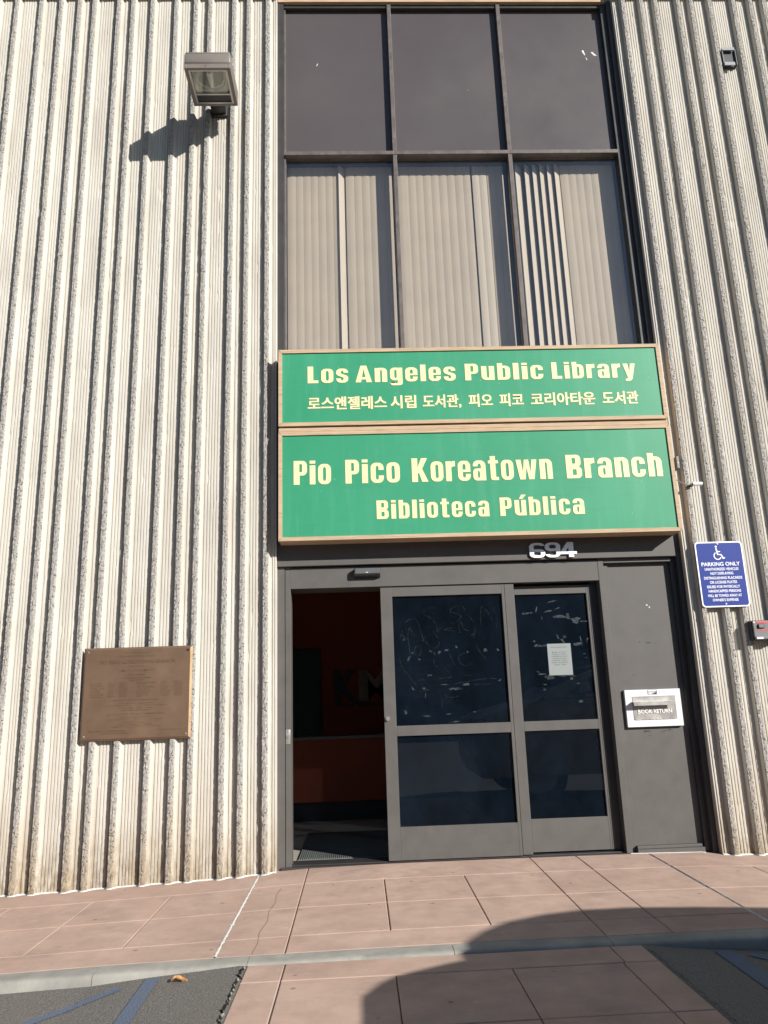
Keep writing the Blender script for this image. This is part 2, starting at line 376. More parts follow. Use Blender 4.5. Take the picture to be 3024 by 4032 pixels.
GL = {
 'o': (_ring, .56), 'c': ([gU(0, .55, 0, .43, .31), gA(0, .55, .85, .43, .54)], .55),
 'e': ([gU(0, .56, 0, .43, .29), gA(0, .56, .85, .43, .37), gR(.20, .36, .37, .475)], .56),
 'n': ([gR(0, S_, 0, .84), gA(.0, .57, .85, .6, 0, .235)], .57), 'h': ([gR(0, S_, 0, 1), gA(.0, .57, .85, .6, 0, .235)], .57),
 'u': ([gU(0, .57, 0, .84, .84, .235), gR(.57 - S_ + .01, .57, 0, .3)], .57),
 'ú': ([gU(0, .57, 0, .84, .84, .235), gR(.57 - S_ + .01, .57, 0, .3), ('p', [(.24, .90), (.42, .90), (.60, 1.13), (.36, 1.13)])], .57),
 'b': ([gR(0, .235, 0, 1)] + _ring, .56),
 'a': ([gR(.335, .57, 0, .5), gA(.0, .57, .85, .60, .4), gU(0, .5, 0, .25, .25, .205, .11, .16), gA(0, .5, .51, .25, .25, .205, .10, .16)], .57),
 'r': ([gR(0, S_, 0, .84), ('p', [(.20, .58), (.20, .76), (.29, .84), (.42, .855), (.42, .62), (.33, .62), (.27, .59)])], .42),
 't': ([gR(.09, .33, .09, 1.02), gR(0, .45, .71, .84), ('p', [(.09, .2), (.09, .09), (.13, .02), (.22, 0), (.45, 0), (.45, .13), (.33, .14), (.33, .2)])], .45),
 'i': ([gR(0, S_, 0, .80), gR(0, S_, .872, 1)], S_), 'l': ([gR(0, S_, 0, 1)], S_),
 's': ([gA(0, .55, .85, .58, .59), gU(0, .55, 0, .26, .28), ('p', [(0, .585), (0, .53), (.06, .44), (.335, .30), (.335, .25), (.55, .25), (.55, .33), (.49, .42), (.215, .555), (.215, .60)])], .55),
 'w': ([('p', [(0, .84), (.23, .84), (.30, .30), (.37, .84), (.57, .84), (.64, .30), (.71, .84), (.94, .84), (.79, 0), (.55, 0), (.47, .50), (.39, 0), (.15, 0)])], .94),
 'y': ([('p', [(0, .84), (.24, .84), (.305, .34), (.37, .84), (.61, .84), (.43, -.06), (.36, -.18), (.24, -.215), (.08, -.215), (.08, -.08), (.16, -.075), (.20, -.03), (.20, 0)])], .61),
 'g': ([gU(0, .5, .08, .43, .43, .20), gA(0, .5, .85, .43, .43, .20), gR(.345, .57, -.02, .84), gU(0, .57, -.215, -.08, .02, .215, .115, .15)], .57),
 'A': ([('p', [(0, 0), (.25, 0), (.375, .80), (.375, 1), (.24, 1)]), ('p', [(.75, 0), (.51, 1), (.376, 1), (.376, .80), (.50, 0)]), gR(.26, .49, .17, .31)], .75),
 'K': ([gR(0, .26, 0, 1), ('p', [(.25, .38), (.25, .60), (.43, 1), (.70, 1), (.46, .55), (.72, 0), (.44, 0), (.32, .36)])], .72),
 'L': ([gR(0, .26, 0, 1), gR(.25, .49, 0, .165)], .49),
 'P': ([gR(0, .26, 0, .5), gD(.58, .38, 1)], .58), 'B': ([gD(.60, .485, 1, T=.135, ro=.17), gD(.62, 0, .515, T=.135, ro=.19)], .62),
 '6': ([gU(0, .60, 0, .32, .32, .165, .15, .24), gA(0, .60, .56, .30, .30, .165, .15, .22), gA(0, .60, 1, .28, .79, .165, .15, .26)], .60),
 '9': ([gA(0, .60, 1, .70, .70, .165, .15, .24), gU(0, .60, .44, .70, .70, .165, .15, .22), gU(0, .60, 0, .21, .72, .165, .15, .26)], .60),
 '4': ([gR(.34, .54, 0, 1), gR(0, .66, .20, .37), ('p', [(0, .34), (.21, .34), (.35, .72), (.35, 1), (.30, 1)])], .66),
}
def sign_text(s, x0, x1, z, h, y, depth=.0025, gap=.115):
    adv = []; x = 0
    for ch in s: adv.append(x); x += GL[ch][1] + gap
    tot = x - gap; sx = (x1 - x0) / tot; gs = []; n = 0
    for ch, a in zip(s, adv):
        for pc in GL[ch][0]:
            n += 1; yf = y - depth - .00012 * (n % 5)
            def P3(p, yy): return (x0 + (a + p[0]) * sx, yy, z + p[1] * h)
            if pc[0] == 'p':
                m = len(pc[1]); V = [P3(p, yf) for p in pc[1]] + [P3(p, y) for p in pc[1]]
                F = [tuple(range(m))] + [(i, i + m, (i + 1) % m + m, (i + 1) % m) for i in range(m)]
            else:
                o, i_, closed = pc[1], pc[2], pc[3]; m = len(o)
                V = [P3(p, yf) for p in o] + [P3(p, yf) for p in i_] + [P3(p, y) for p in o] + [P3(p, y) for p in i_]; F = []
                for k in range(m if closed else m - 1):
                    l = (k + 1) % m
                    F += [(k, l, m + l, m + k), (k, 2 * m + k, 2 * m + l, l), (m + k, m + l, 3 * m + l, 3 * m + k)]
                if not closed: F += [(0, m, 3 * m, 2 * m), (m - 1, 2 * m - 1 + 0, 4 * m - 1, 3 * m - 1)]
            gs.append((V, F, [0] * len(F)))
    return join(*gs)

# ------------------------------------------------------------ ground
Z0 = [(-9, -.40), (-2.0, -.088), (-1.6, -.08), (-1.04, -.056), (-.5, -.038), (-.15, -.018), (0, -.004), (.1, .0), (.8, .012), (1.85, .012), (2.7, .008), (3.25, -.002), (3.45, -.018), (3.8, -.026), (9, -.16)]
Z1 = [(-9, -.30), (-2.0, -.093), (-1.2, -.079), (-.7, -.063), (0.0, -.048), (.7, -.039), (1.3, -.033), (1.9, -.033), (2.8, -.030), (4, -.04), (9, -.12)]
def sidewalk_z(x, y):
    t = min(1, max(0, -y / 1.8)); return interp(Z0, x) * (1 - t) + interp(Z1, x) * t
AL = [(-9, -.36), (-2.0, -.145), (-1.2, -.131), (-.74, -.115), (-.5, -.092), (-.12, -.064), (.0, -.056), (.03, -.058), (1.0, -.062), (2.02, -.052), (2.05, -.044), (2.27, -.066), (2.7, -.094), (4, -.13), (9, -.2)]
def asphalt_z(x, y):
    t = min(1, max(0, (-y - 4.5) / 3)); return interp(AL, x) * (1 - t) - .17 * t
def grid(xs, ys, fz, thick=0.0):
    V = [(x, y, fz(x, y)) for y in ys for x in xs]; nx = len(xs); ny = len(ys); F = []
    for j in range(ny - 1):
        for i in range(nx - 1): F.append((j * nx + i, j * nx + i + 1, (j + 1) * nx + i + 1, (j + 1) * nx + i))
    if thick:
        ring = [i for i in range(nx)] + [j * nx + nx - 1 for j in range(1, ny)] + [(ny - 1) * nx + i for i in range(nx - 2, -1, -1)] + [j * nx for j in range(ny - 2, 0, -1)]
        n = len(V); V += [(V[i][0], V[i][1], V[i][2] - thick) for i in ring]; m = len(ring)
        for k in range(m): F.append((ring[k], n + k, n + (k + 1) % m, ring[(k + 1) % m]))
    return V, F, [0] * len(F)
def lin(a, b, n): return [a + (b - a) * i / n for i in range(n + 1)]
def rough_xs(a, b, step):
    return lin(a, b, max(1, int(round((b - a) / step))))

# asphalt: near part follows the pads, far part runs to the horizon
xs = [-120, -60, -30, -15] + lin(-9, -2.2, 10) + [-2.0, -1.6, -1.2, -.9, -.74, -.6, -.5, -.3, -.12, 0, .03, .5, 1.0, 1.5, 2.02, 2.05, 2.15, 2.27, 2.5, 2.7, 3.2, 4] + lin(5, 9, 4) + [15, 30, 60, 120]
ys = [-300, -150, -60, -30, -15] + lin(-9, -1.90, 24)
lot = obj('parking_lot', grid(xs, ys, lambda x, y: asphalt_z(x, y)), M_ASPH); tag(lot, kind='structure')
# bare ground under and beyond the building
gb = obj('ground', grid([-120, -40, -9, -5, 0, 5, 9, 40, 120], [-1.95, 0, 6, 30, 120, 300], lambda x, y: -.45), M_DUST); tag(gb, kind='structure')

sw = obj('sidewalk', grid(rough_xs(-9, 9, .3), [-1.80, -1.2, -.6, 0, .30], lambda x, y: sidewalk_z(x, y) - .010, 0.3), M_DUST); tag(sw, kind='structure')
rowt = [0.28, -.36, -.955, -1.515, -1.797]
def rowy(k, x):      # scored rows drift very slightly along the walk
    if k == 0: return 0.28
    if k == 4: return -1.797
    return rowt[k] + (0.022 if x < -1 else 0.0)
G = 0.0032
def slab(x0, x1, k0, k1, parent=None, name='paving_slab', fz=None, ya=None, yb=None):
    y1 = rowt[k0] if ya is None else ya; y0 = rowt[k1] if yb is None else yb
    fz = fz or sidewalk_z
    x0 += G; x1 -= G; y0 += G; y1 -= G
    dz = random.uniform(-.0006, .0006)
    def f(x, y):
        e = min(x - x0, x1 - x, y - y0, y1 - y)
        return fz(x, y) + dz - (0.0022 if e < 0.0005 else 0)
    xs_ = [x0, x0 + .004] + lin(x0 + .02, x1 - .02, max(1, int((x1 - x0) / .25))) + [x1 - .004, x1]
    ys_ = [y0, y0 + .004] + lin(y0 + .02, y1 - .02, max(1, int((y1 - y0) / .25))) + [y1 - .004, y1]
    return obj(name, grid(xs_, ys_, f, 0.02), M_PAVE, parent if parent is not None else sw)
cols_left = [-9, -7.4, -5.6, -4.06, -2.94, -.157]
def block(x0, x1, inner):
    slab(x0, x1, 0, 1)                                   # border band along the wall
    xx = [x0] + inner + [x1]
    for a, b in zip(xx, xx[1:]):
        slab(a, b, 1, 2); slab(a, b, 2, 3)
    slab(x0, x1, 3, 4)                                   # border band along the curb
block(-9, -5.2, [-7.9, -6.8, -6.0]); block(-5.2, -2.94, [-4.6, -4.05, -3.5]); block(-2.94, -.157, [-2.37, -1.81, -1.25, -.71])
block(-.157, .208, []); block(.208, 1.905, [.77, 1.335]); block(1.905, 2.265, [])
block(2.265, 2.835, []); block(2.835, 5.62, [3.41, 3.97, 4.53, 5.08]); block(5.62, 9, [6.7, 7.8])
# curb: top strip in lengths with a nosing
curb = obj('curb', grid(rough_xs(-9, 9, .3), [-1.90, -1.82], lambda x, y: sidewalk_z(x, -1.8) - .02, 0.5), M_CURB); tag(curb, kind='structure')
for a, b in [(-9, -6.6), (-6.6, -4.1), (-4.1, -2.35), (-2.35, -.735), (-.735, .03), (.03, 1.08), (1.08, 1.90), (1.90, 2.75), (2.75, 4.4), (4.4, 6.6), (6.6, 9)]:
    V, F = [], []; xx = rough_xs(a + .0015, b - .0015, .045)
    prof = [(-1.802, 0), (-1.83, 0), (-1.86, 0), (-1.89, 0), (-1.912, -.002), (-1.925, -.007), (-1.932, -.017), (-1.934, -.05), (-1.936, -.09), (-1.938, -.2)]
    for i, x in enumerate(xx):
        for j, (y, dz) in enumerate(prof):
            jj = noise.noise((x * 9, y * 30, 1.3)) * .0035 + noise.noise((x * 33, y * 60, 4.3)) * .002
            z = sidewalk_z(x, -1.8) + dz + (0 if j == 0 else jj * .5)
            V.append((x, y - (abs(jj) if j > 3 else 0), z))
    m = len(prof)
    for i in range(len(xx) - 1):
        for j in range(m - 1): F.append((i * m + j, i * m + j + 1, (i + 1) * m + j + 1, (i + 1) * m + j))
    F.append(tuple(range(m))); F.append(tuple((len(xx) - 1) * m + j for j in range(m)))
    smooth(obj('curb_stone', (V, F), M_CURB, curb), 50)
# coloured ramp pad running out between the parking bays
padz = lambda x, y: -.0475 - .002 * min(3, max(0, -y - 1.93)) + (0.006 * (x - 1.0) if x > 0 else 0)
pad = obj('ramp_pad', grid(lin(.03, 2.04, 6), lin(-4.4, -1.942, 6), lambda x, y: padz(x, y) - .010, 0.2), M_DUST); tag(pad, kind='structure')
prow = [-1.940, -2.19, -2.795, -3.40, -3.99, -4.395]
for k in range(5):
    cols = [.033, .225, 1.872, 2.038] if k in (0,) else [.033, .225, .77, 1.325, 1.86, 2.038]
    for a, b in zip(cols, cols[1:]): slab(a, b, 0, 0, pad, 'paving_slab', padz, prow[k], prow[k + 1])
nz0 = lambda a, b, c: noise.noise((a, b, c))
M_PITCH = painted('crack_line', (.16, .12, .10), .95, .2); M_DIRT = painted('dark_crevice_dirt', (.022, .018, .016), .95, .3, scale=40, bump=.5, spec=.1)
# crumbled asphalt edge beside the pad
for xe, side, y0, y1 in ((.026, -1, -4.3, -1.96), (2.045, 1, -4.3, -1.99)):
    V, F = [], []; y = y0; n = 0
    while y < y1:
        w = .006 + .020 * abs(noise.noise((y * 13, xe, 2))) ; c = xe + side * .010 + .018 * noise.noise((y * 22, 3, xe)) + .01 * noise.noise((y * 60, 1, xe))
        for t in (-.5, 0, .5): V.append((c + t * w * 1.6, y, asphalt_z(xe - .05 if side < 0 else xe + .05, y) + (.009 if t == 0 else -.003) + .004 * noise.noise((y * 60, t, 1))))
        y += .012; n += 1
    MI = []
    for i in range(n - 1):
        for j in range(2):
            F.append((i * 3 + j, i * 3 + j + 1, i * 3 + j + 4, i * 3 + j + 3)); MI.append(1 if side < 0 and nz0(V[i * 3][1] * 30, j * 3.1, xe) > -.05 else 0)
    tag(obj('crumbled_edge', (V, F, MI), [M_CRUST if side < 0 else M_ASPH, M_DIRT], lot), kind='stuff')
def strip(pts, w, name, mat, parent, fz, dz=.004, seg=.05, wob=.0):
    V, F = [], []; P = []
    for (x0, y0), (x1, y1) in zip(pts, pts[1:]):
        L = math.hypot(x1 - x0, y1 - y0); n = max(1, int(L / seg))
        for i in range(n): P.append((x0 + (x1 - x0) * i / n, y0 + (y1 - y0) * i / n))
    P.append(pts[-1])
    for i, p in enumerate(P):
        a, b = P[max(0, i - 1)], P[min(len(P) - 1, i + 1)]; dx, dy = b[0] - a[0], b[1] - a[1]; L = math.hypot(dx, dy) or 1
        nx, ny = -dy / L, dx / L
        ww = w * (1 + wob * noise.noise((p[0] * 40, p[1] * 40, 5)))
        for s in (-.5, 0, .5):
            x, y = p[0] + nx * ww * s, p[1] + ny * ww * s
            V.append((x, y, fz(x, y) + (dz if s == 0 or wob == 0 else dz * .15)))
    for i in range(len(P) - 1):
        for j in range(2): F.append((i * 3 + j, i * 3 + j + 1, (i + 1) * 3 + j + 1, (i + 1) * 3 + j))
    return obj(name, (V, F), mat, parent)
# blue bay markings
strip([(-.425, -1.965), (-.395, -3.6)], .072, 'painted_line', M_BPAINT, lot, asphalt_z)
strip([(-.565, -2.045), (-1.9, -3.50)], .058, 'painted_line', M_BPAINT, lot, asphalt_z)
strip([(2.44, -1.99), (2.42, -3.8)], .10, 'painted_line', M_BPAINT, lot, asphalt_z)
strip([(2.56, -2.02), (4.0, -3.45)], .08, 'painted_line', M_BPAINT, lot, asphalt_z)
strip([(.060, -.45), (.045, -.62), (.058, -.80), (.038, -1.0), (.052, -1.2), (.030, -1.42), (.045, -1.6), (.036, -1.78)],   .0009, 'crack', M_PITCH, sw, sidewalk_z, .0015, .03, .8)
# caulked expansion joints
strip([(-.157, .05), (-.157, -1.79)], .017, 'caulk_joint', M_CAULK, sw, sidewalk_z, .004, .02, 1.2)
strip([(2.835, .05), (2.835, -1.79)], .015, 'caulk_joint', M_CAULK, sw, sidewalk_z, .006, .02, .5)
# ------------------------------------------------------------ the building
bld = thing('library_building', 'library front of cream ribbed concrete with tall tinted window bay and grey metal doors', 'building', (1.7, 0.05, 0))
TOP = 8.75
FY = .05      # recessed face between the ribs
def nz(a, b, c): return noise.noise((a, b, c))
def rib(xa, xb, parent, seed):
    V, F, MI = [], [], []; z0 = min(sidewalk_z(xa, 0), sidewalk_z(xb, 0)) - .03; rows = int((TOP - z0) / .017)
    w = xb - xa
    for i in range(rows + 1):
        z = z0 + (TOP - z0) * i / rows; s = seed * 7.3
        ja = nz(z * 30, s, 1) * .0026 + nz(z * 95, s, 2) * .0034 + max(0, nz(z * 7, s, 9) - .45) * .02
        jb = nz(z * 30, s, 3) * .0026 + nz(z * 95, s, 4) * .0034 + max(0, nz(z * 7, s, 8) - .45) * .02
        d = [nz(z * 55, s, 5 + k * .7) * .0050 + nz(z * 130, s, 15 + k) * .0034 for k in range(5)]
        P = [(xa - .006, FY + .002), (xa - .001 + ja, .0075), (xa + .004 + ja, .0015 + d[0]), (xa + w * .3, .0005 + d[1]), (xa + w * .52, -.0015 + d[2]),
             (xa + w * .76, -.001 + d[3]), (xb - .003 - jb, .0015 + d[4]), (xb + .001 - jb * .6, .0075), (xb + .015, FY + .002)]
        V += [(x, y, z) for x, y in P]
    m = 9
    for i in range(rows):
        for j in range(m - 1):
            F.append((i * m + j, i * m + j + 1, (i + 1) * m + j + 1, (i + 1) * m + j)); MI.append(1 if 1 <= j <= 6 else 0)
    return obj('rib', (V, F, MI), [M_CON, M_CONR], parent)
def reeds(xa, xb, parent, seed):
    V, F = [], []; n = max(1, int(round((xb - xa) / .0225))); pw = (xb - xa) / n
    z0 = min(sidewalk_z(xa, 0), sidewalk_z(xb, 0)) - .03
    rows = int((TOP - z0) / .024)
    for r in range(n):
        b = len(V)
        for i in range(rows + 1):
            z = z0 + (TOP - z0) * i / rows; s = seed * 3.1 + r * 1.7
            c = xa + pw * (r + .5) + nz(z * 14, s, 1) * .0009
            hh = .0072 + nz(z * 24, s, 2) * .0012 + nz(z * 80, s, 3) * .0010 - max(0, nz(z * 5, s, 4) - .42) * .03
            hh = max(.0015, hh); hw = pw * .445 + nz(z * 50, s, 6) * .0006
            V += [(c - hw, FY + .001, z), (c - hw * .80, FY - hh * .82, z), (c, FY - hh, z), (c + hw * .80, FY - hh * .82, z), (c + hw, FY + .001, z)]
        for i in range(rows):
            for j in range(4): F.append((b + i * 5 + j, b + i * 5 + j + 1, b + (i + 1) * 5 + j + 1, b + (i + 1) * 5 + j))
    return smooth(obj('fluted_strip', (V, F), M_CON, parent), 60)
LX, RX = -.030, 3.392
def wall(x0, x1, centres, edge_left):
    w = obj('concrete_wall', box(x0, x1, FY, .45, -.45, TOP), M_CON, bld)
    W = .0225; cs = sorted(centres)
    for k, c in enumerate(cs): rib(c - W, c + W, w, c + 11)
    ends = ([x0 - .02] if not edge_left else [x0 - .040]) + cs + ([x1 + .042] if not edge_left else [x1 + .02])
    for a, b in zip(ends, ends[1:]):
        xa = a + W + .030; xb = b - W - .018
        if xb - xa > .018: reeds(xa, xb, w, a + 5)
    return w
left_c = [-.115, -.304, -.448, -.687, -.828, -1.020, -1.255, -1.446, -1.588, -1.827, -1.972, -2.153, -2.346, -2.585, -2.775, -2.918, -3.155, -3.298, -3.488, -3.725, -3.915]
wl = wall(-4.2, LX, left_c, False)
right_c = [3.483, 3.672, 3.819, 4.052, 4.188, 4.382, 4.628, 4.806, 4.948, 5.185, 5.328, 5.518, 5.755, 5.945]
wr = wall(RX, 6.2, right_c, True)
# band that closes the flutes at the top of the bay
obj('top_band', box(-4.2, LX - .002, .003, FY + .02, 8.125, TOP + .02), M_CON, wl)
obj('top_band', box(RX + .002, 6.2, .003, FY + .02, 8.125, TOP + .02), M_CON, wr)
# plain wall beyond what the photograph shows
obj('concrete_wall', box(-12, -4.202, .02, .45, -.5, TOP), M_CON, bld)
obj('concrete_wall', box(6.202, 14, .02, .45, -.5, TOP), M_CON, bld)
obj('concrete_wall', box(-12, 14, 6.2, 6.4, -.5, TOP + .02), M_CON, bld)
obj('roof', box(-12, 14, .45, 6.2, TOP - .2, TOP), M_CON, bld)
# white bead of caulk that follows the foot of the ribs
def bead(pts, k=1.0):
    P = []
    for a, b in zip(pts, pts[1:]):
        n = max(1, int(math.hypot(b[0] - a[0], b[1] - a[1]) / .012))
        for i in range(n): P.append((a[0] + (b[0] - a[0]) * i / n, a[1] + (b[1] - a[1]) * i / n))
    P.append(pts[-1])
    Q = [(P[i][0], sum(P[max(0, min(len(P) - 1, i + k))][1] for k in (-2, -1, 0, 1, 2)) / 5 + nz(P[i][0] * 30, 2, 0) * .004) for i in range(len(P))]
    V, F = [], []
    for i, p in enumerate(Q):
        w = (.0055 + .004 * nz(p[0] * 22, 0, 3)) * k
        for s, dz in ((-1, .001), (-.3, .006), (.6, .008), (1.6, .010)):
            V.append((p[0], p[1] + s * w, sidewalk_z(p[0], p[1]) + dz * k))
    for i in range(len(Q) - 1):
        for j in range(3): F.append((i * 4 + j, i * 4 + j + 1, (i + 1) * 4 + j + 1, (i + 1) * 4 + j))
    return V, F
def beadpath(cs, x0, x1):
    pts = [(x0, .04)]
    for c in sorted(cs):
        if x0 < c < x1: pts += [(c - .034, .036), (c - .024, -.006), (c + .024, -.006), (c + .045, .036)]
    return pts + [(x1, .036)]
smooth(obj('caulk_bead', bead(beadpath(left_c, -4.15, LX)), M_CAULK, wl))
smooth(obj('caulk_bead', bead(beadpath(right_c, RX, 6.1)), M_CAULK, wr))
smooth(obj('caulk_bead', bead([(2.70, .112), (3.29, .112)], .45), M_CAULK, bld))

# ---- upper window bay
win = obj('window_frame', box(LX + .002, .030, .115, .30, 4.25, 8.16), M_BRZD, bld)
obj('window_jamb', box(3.292, 3.345, .13, .30, 4.25, 8.16), M_BRZD, win); obj('window_jamb', box(3.3455, RX - .002, .095, .30, 4.25, 8.16), M_BRZD, win)
GY = .18
obj('mullion', box(1.082, 1.120, .120, .215, 4.25, 6.352, .002), M_MUL, win); obj('mullion', box(1.082, 1.120, .120, .215, 6.396, 8.159, .002), M_MUL, win)
obj('mullion', box(2.204, 2.242, .120, .215, 4.25, 6.352, .002), M_MUL, win); obj('mullion', box(2.204, 2.242, .120, .215, 6.396, 8.159, .002), M_MUL, win)
obj('mullion', box(.031, .046, .150, .200, 4.25, 8.159, .001), M_MUL, win)
obj('transom', box(.030, 3.291, .117, .22, 6.354, 6.394, .002), M_MUL, win)
obj('head_rail', box(.030, 3.292, .135, .22, 8.118, 8.158, .002), M_BRZD, win)
cells = [(.046, 1.080), (1.122, 2.202), (2.244, 3.291)]
for a, b in cells:
    obj('spandrel_panel', box(a, b, GY, GY + .012, 6.395, 8.117), M_SPAN, win)
    obj('glass_pane', box(a, b, GY, GY + .006, 4.26, 6.353), M_WGL, win)
obj('wood_fascia', box(LX + .004, 3.34, .100, .16, 8.160, 8.30, .003), M_WOOD, bld)
obj('concrete_lintel', box(LX, RX, .17, .45, 8.30, TOP), M_CON, bld)
obj('concrete_lintel', box(LX + .001, RX - .001, .161, .45, 8.165, 8.299), M_CON, bld)

# ---- vertical blinds, one set per pane
SL0, SL1 = 4.02, 6.345
def slat(x0, x1, y0, y1, pale, parent):
    n = 4; V, F = [], []
    dx, dy = x1 - x0, y1 - y0; L = math.hypot(dx, dy); nx, ny = -dy / L, dx / L
    for z in lin(SL0, SL1, 8):
        for i in range(n + 1):
            t = i / n; b = .004 * math.sin(math.pi * t)
            V.append((x0 + dx * t - nx * b + nz(z * .7, x0 * 9, 1) * .0016, y0 + dy * t - ny * b, z))
    for j in range(8):
        for i in range(n): F.append((j * 5 + i, j * 5 + i + 1, (j + 1) * 5 + i + 1, (j + 1) * 5 + i))
    nv = len(V); V += [(v[0] + nx * .0008, v[1] + ny * .0008, v[2]) for v in V]; F += [tuple(nv + k for k in reversed(f)) for f in F]
    return obj('slat', (V, F), M_SLATB if pale else M_SLAT, parent)
bd = [('row of closed beige vertical blinds with one slat turned open, in left lower window', [.052, .125, .198, .268, .343, .413, .486], [('o', .549, .63)], [.697, .775, .853, .921, .995]),
      ('row of fully closed beige vertical blinds in centre lower window', [1.128, 1.155, 1.230, 1.300, 1.379, 1.457, 1.536, 1.615, 1.697, 1.772], [('g', 1.870, 1.938), ('g', 1.942, 2.02)], [2.020, 2.10]),
      ('row of half open beige vertical blinds in right lower window', [2.250], [('h', 2.300, 2.371), ('h', 2.393, 2.453), ('h', 2.472, 2.525), ('h', 2.545, 2.599), ('h', 2.618, 2.672), ('h', 2.692, 2.747)], [2.752, 2.825, 2.897, 2.978, 3.052, 3.125, 3.198])]
for (lab, A, O, B_), (ca, cb) in zip(bd, cells):
    t = thing('vertical_blind', lab, 'blind', ((ca + cb) / 2, .29, SL0))
    obj('head_track', box(ca + .004, cb - .004, .262, .315, 6.350, 6.400), M_BRZD, t)
    for x in A + B_: slat(x - .004, x + .078, .2945, .2885, False, t)
    for k, a, b in O:
        if k == 'o': (slat(a, a + .066, .262, .322, True, t), slat(.618, .700, .2945, .2885, False, t))
        elif k == 'g': slat(a - .002, a + .069, .2925, .2925, True, t)
        else: slat(a - .004, a + .068, .265, .318, True, t)
# dark room behind the windows and the lobby behind the doors
obj('interior_wall', join(box(-1.2, 4.6, 1.6, 1.62, 4.0, 8.6), box(-1.22, -1.2, .45, 1.6, 4.0, 8.6), box(4.6, 4.62, .45, 1.6, 4.0, 8.6)), M_INT, bld)
obj('interior_floor', box(-1.3, 4.7, .32, 6.1, 3.9, 3.98), M_INTF, bld)

# ---- beam behind the signs, carrying the street number
obj('door_beam', box(LX + .003, 3.337, .090, .32, 2.334, 4.20, .003), M_BRZ, bld)
obj('sign_backing', box(LX + .002, 3.337, .118, .33, 4.201, 4.26), M_BRZD, bld)
# ---- door frame
df = obj('door_frame', box(LX + .002, .030, .122, .30, -.02, 2.332), M_BRZ, bld)
obj('jamb', box(.034, .078, .131, .30, -.02, 2.333, .002), M_BRZ, df)
obj('door_header', box(.0785, 2.673, .130, .42, 2.150, 2.3225, .002), M_BRZ, df)
obj('header_flashing', box(.0785, 2.673, .150, .30, 2.323, 2.333), M_BRZD, df)
obj('post', box(2.675, 2.722, .128, .30, -.02, 2.328, .002), M_BRZ, df)
obj('trim_bar', box(2.7245, 3.302, .133, .20, 2.297, 2.331, .002), M_BRZ, df)
obj('threshold', join(box(.0, 2.70, .105, .16, -.03, .012, .003), box(.04, 2.68, .16, .34, -.03, .018, .003)), M_BRZD, df)
sp_ = obj('side_panel', box(2.724, 3.345, .182, .24, -.02, 2.2965), M_BRZ, bld)
obj('edge_strip', box(2.7235, 2.768, .168, .1815, .0, 2.296, .001), M_BRZ, sp_)
obj('base_ledge', join(prism([(2.762, .0), (3.290, .0), (3.290, .034), (2.762, .034)], .118, .1815), box(2.765, 3.278, .134, .1812, .0345, .056, .003)), M_BRZ, sp_)
obj('corner_post', join(box(3.303, 3.346, .150, .1815, .0, 2.332), box(3.3465, RX - .003, .105, .30, -.02, 2.332)), M_BRZD, bld)
obj('corner_post', box(3.3385, RX - .003, .1055, .30, 2.3325, 4.255), M_BRZD, bld)
# sliding leaf
sl = obj('sliding_door', join(box(.824, .921, .146, .190, .022, 2.149, .002), box(1.842, 1.866, .146, .190, .022, 2.149, .002),
        box(.9212, 1.8418, .1465, .1895, 2.064, 2.149, .002), box(.9212, 1.8418, .1465, .1895, .943, 1.022, .002), box(.9212, 1.8418, .1465, .1895, .022, .262, .002),
        box(.9212, 1.8418, .1460, .1464, .118, .1195)), M_BRZ, bld)
obj('meeting_stile', box(1.8685, 1.946, .146, .195, .026, 2.149, .002), M_BRZ, sl)
for z0, z1 in ((1.0222, 2.0638), (.2622, .9428)):
    obj('glass_pane', box(.9212, 1.8418, .166, .172, z0, z1), M_DGL, sl)
smooth(obj('lock_cylinder', join(cyl((.850, .128, 1.082), .0165, .018, r2=.018), cyl((.850, .1245, 1.082), .008, .004)), M_STEEL, sl))
fp = obj('fixed_door_panel', join(box(1.90, 1.96, .203, .24, .03, 2.126), box(2.574, 2.616, .203, .24, .03, 2.126, .002), box(1.9602, 2.5738, .2035, .24, 2.056, 2.126, .002),
        box(1.9602, 2.5738, .2035, .24, .944, 1.020, .002), box(1.9602, 2.5738, .2035, .24, .03, .274, .002)), M_BRZ, bld)
obj('stop_bead', box(2.5925, 2.596, .2005, .2028, .03, 2.126), M_BRZ, fp)
for z0, z1 in ((1.0202, 2.0558), (.2742, .9438)):
    obj('glass_pane', box(1.9602, 2.5738, .220, .226, z0, z1), M_DGL, fp)
obj('door_pocket', box(2.6165, 2.6745, .215, .25, .02, 2.15), M_BRZD, fp)
# lock plate on the jamb
smooth(obj('lock_plate', join(box(.036, .072, .127, .1315, .915, 1.025, .001), cyl((.054, .118, .978), .0155, .010), cyl((.054, .115, .978), .006, .004), cyl((.054, .124, .933), .004, .004), cyl((.054, .124, 1.010), .004, .004)), M_STEEL, df), 30)
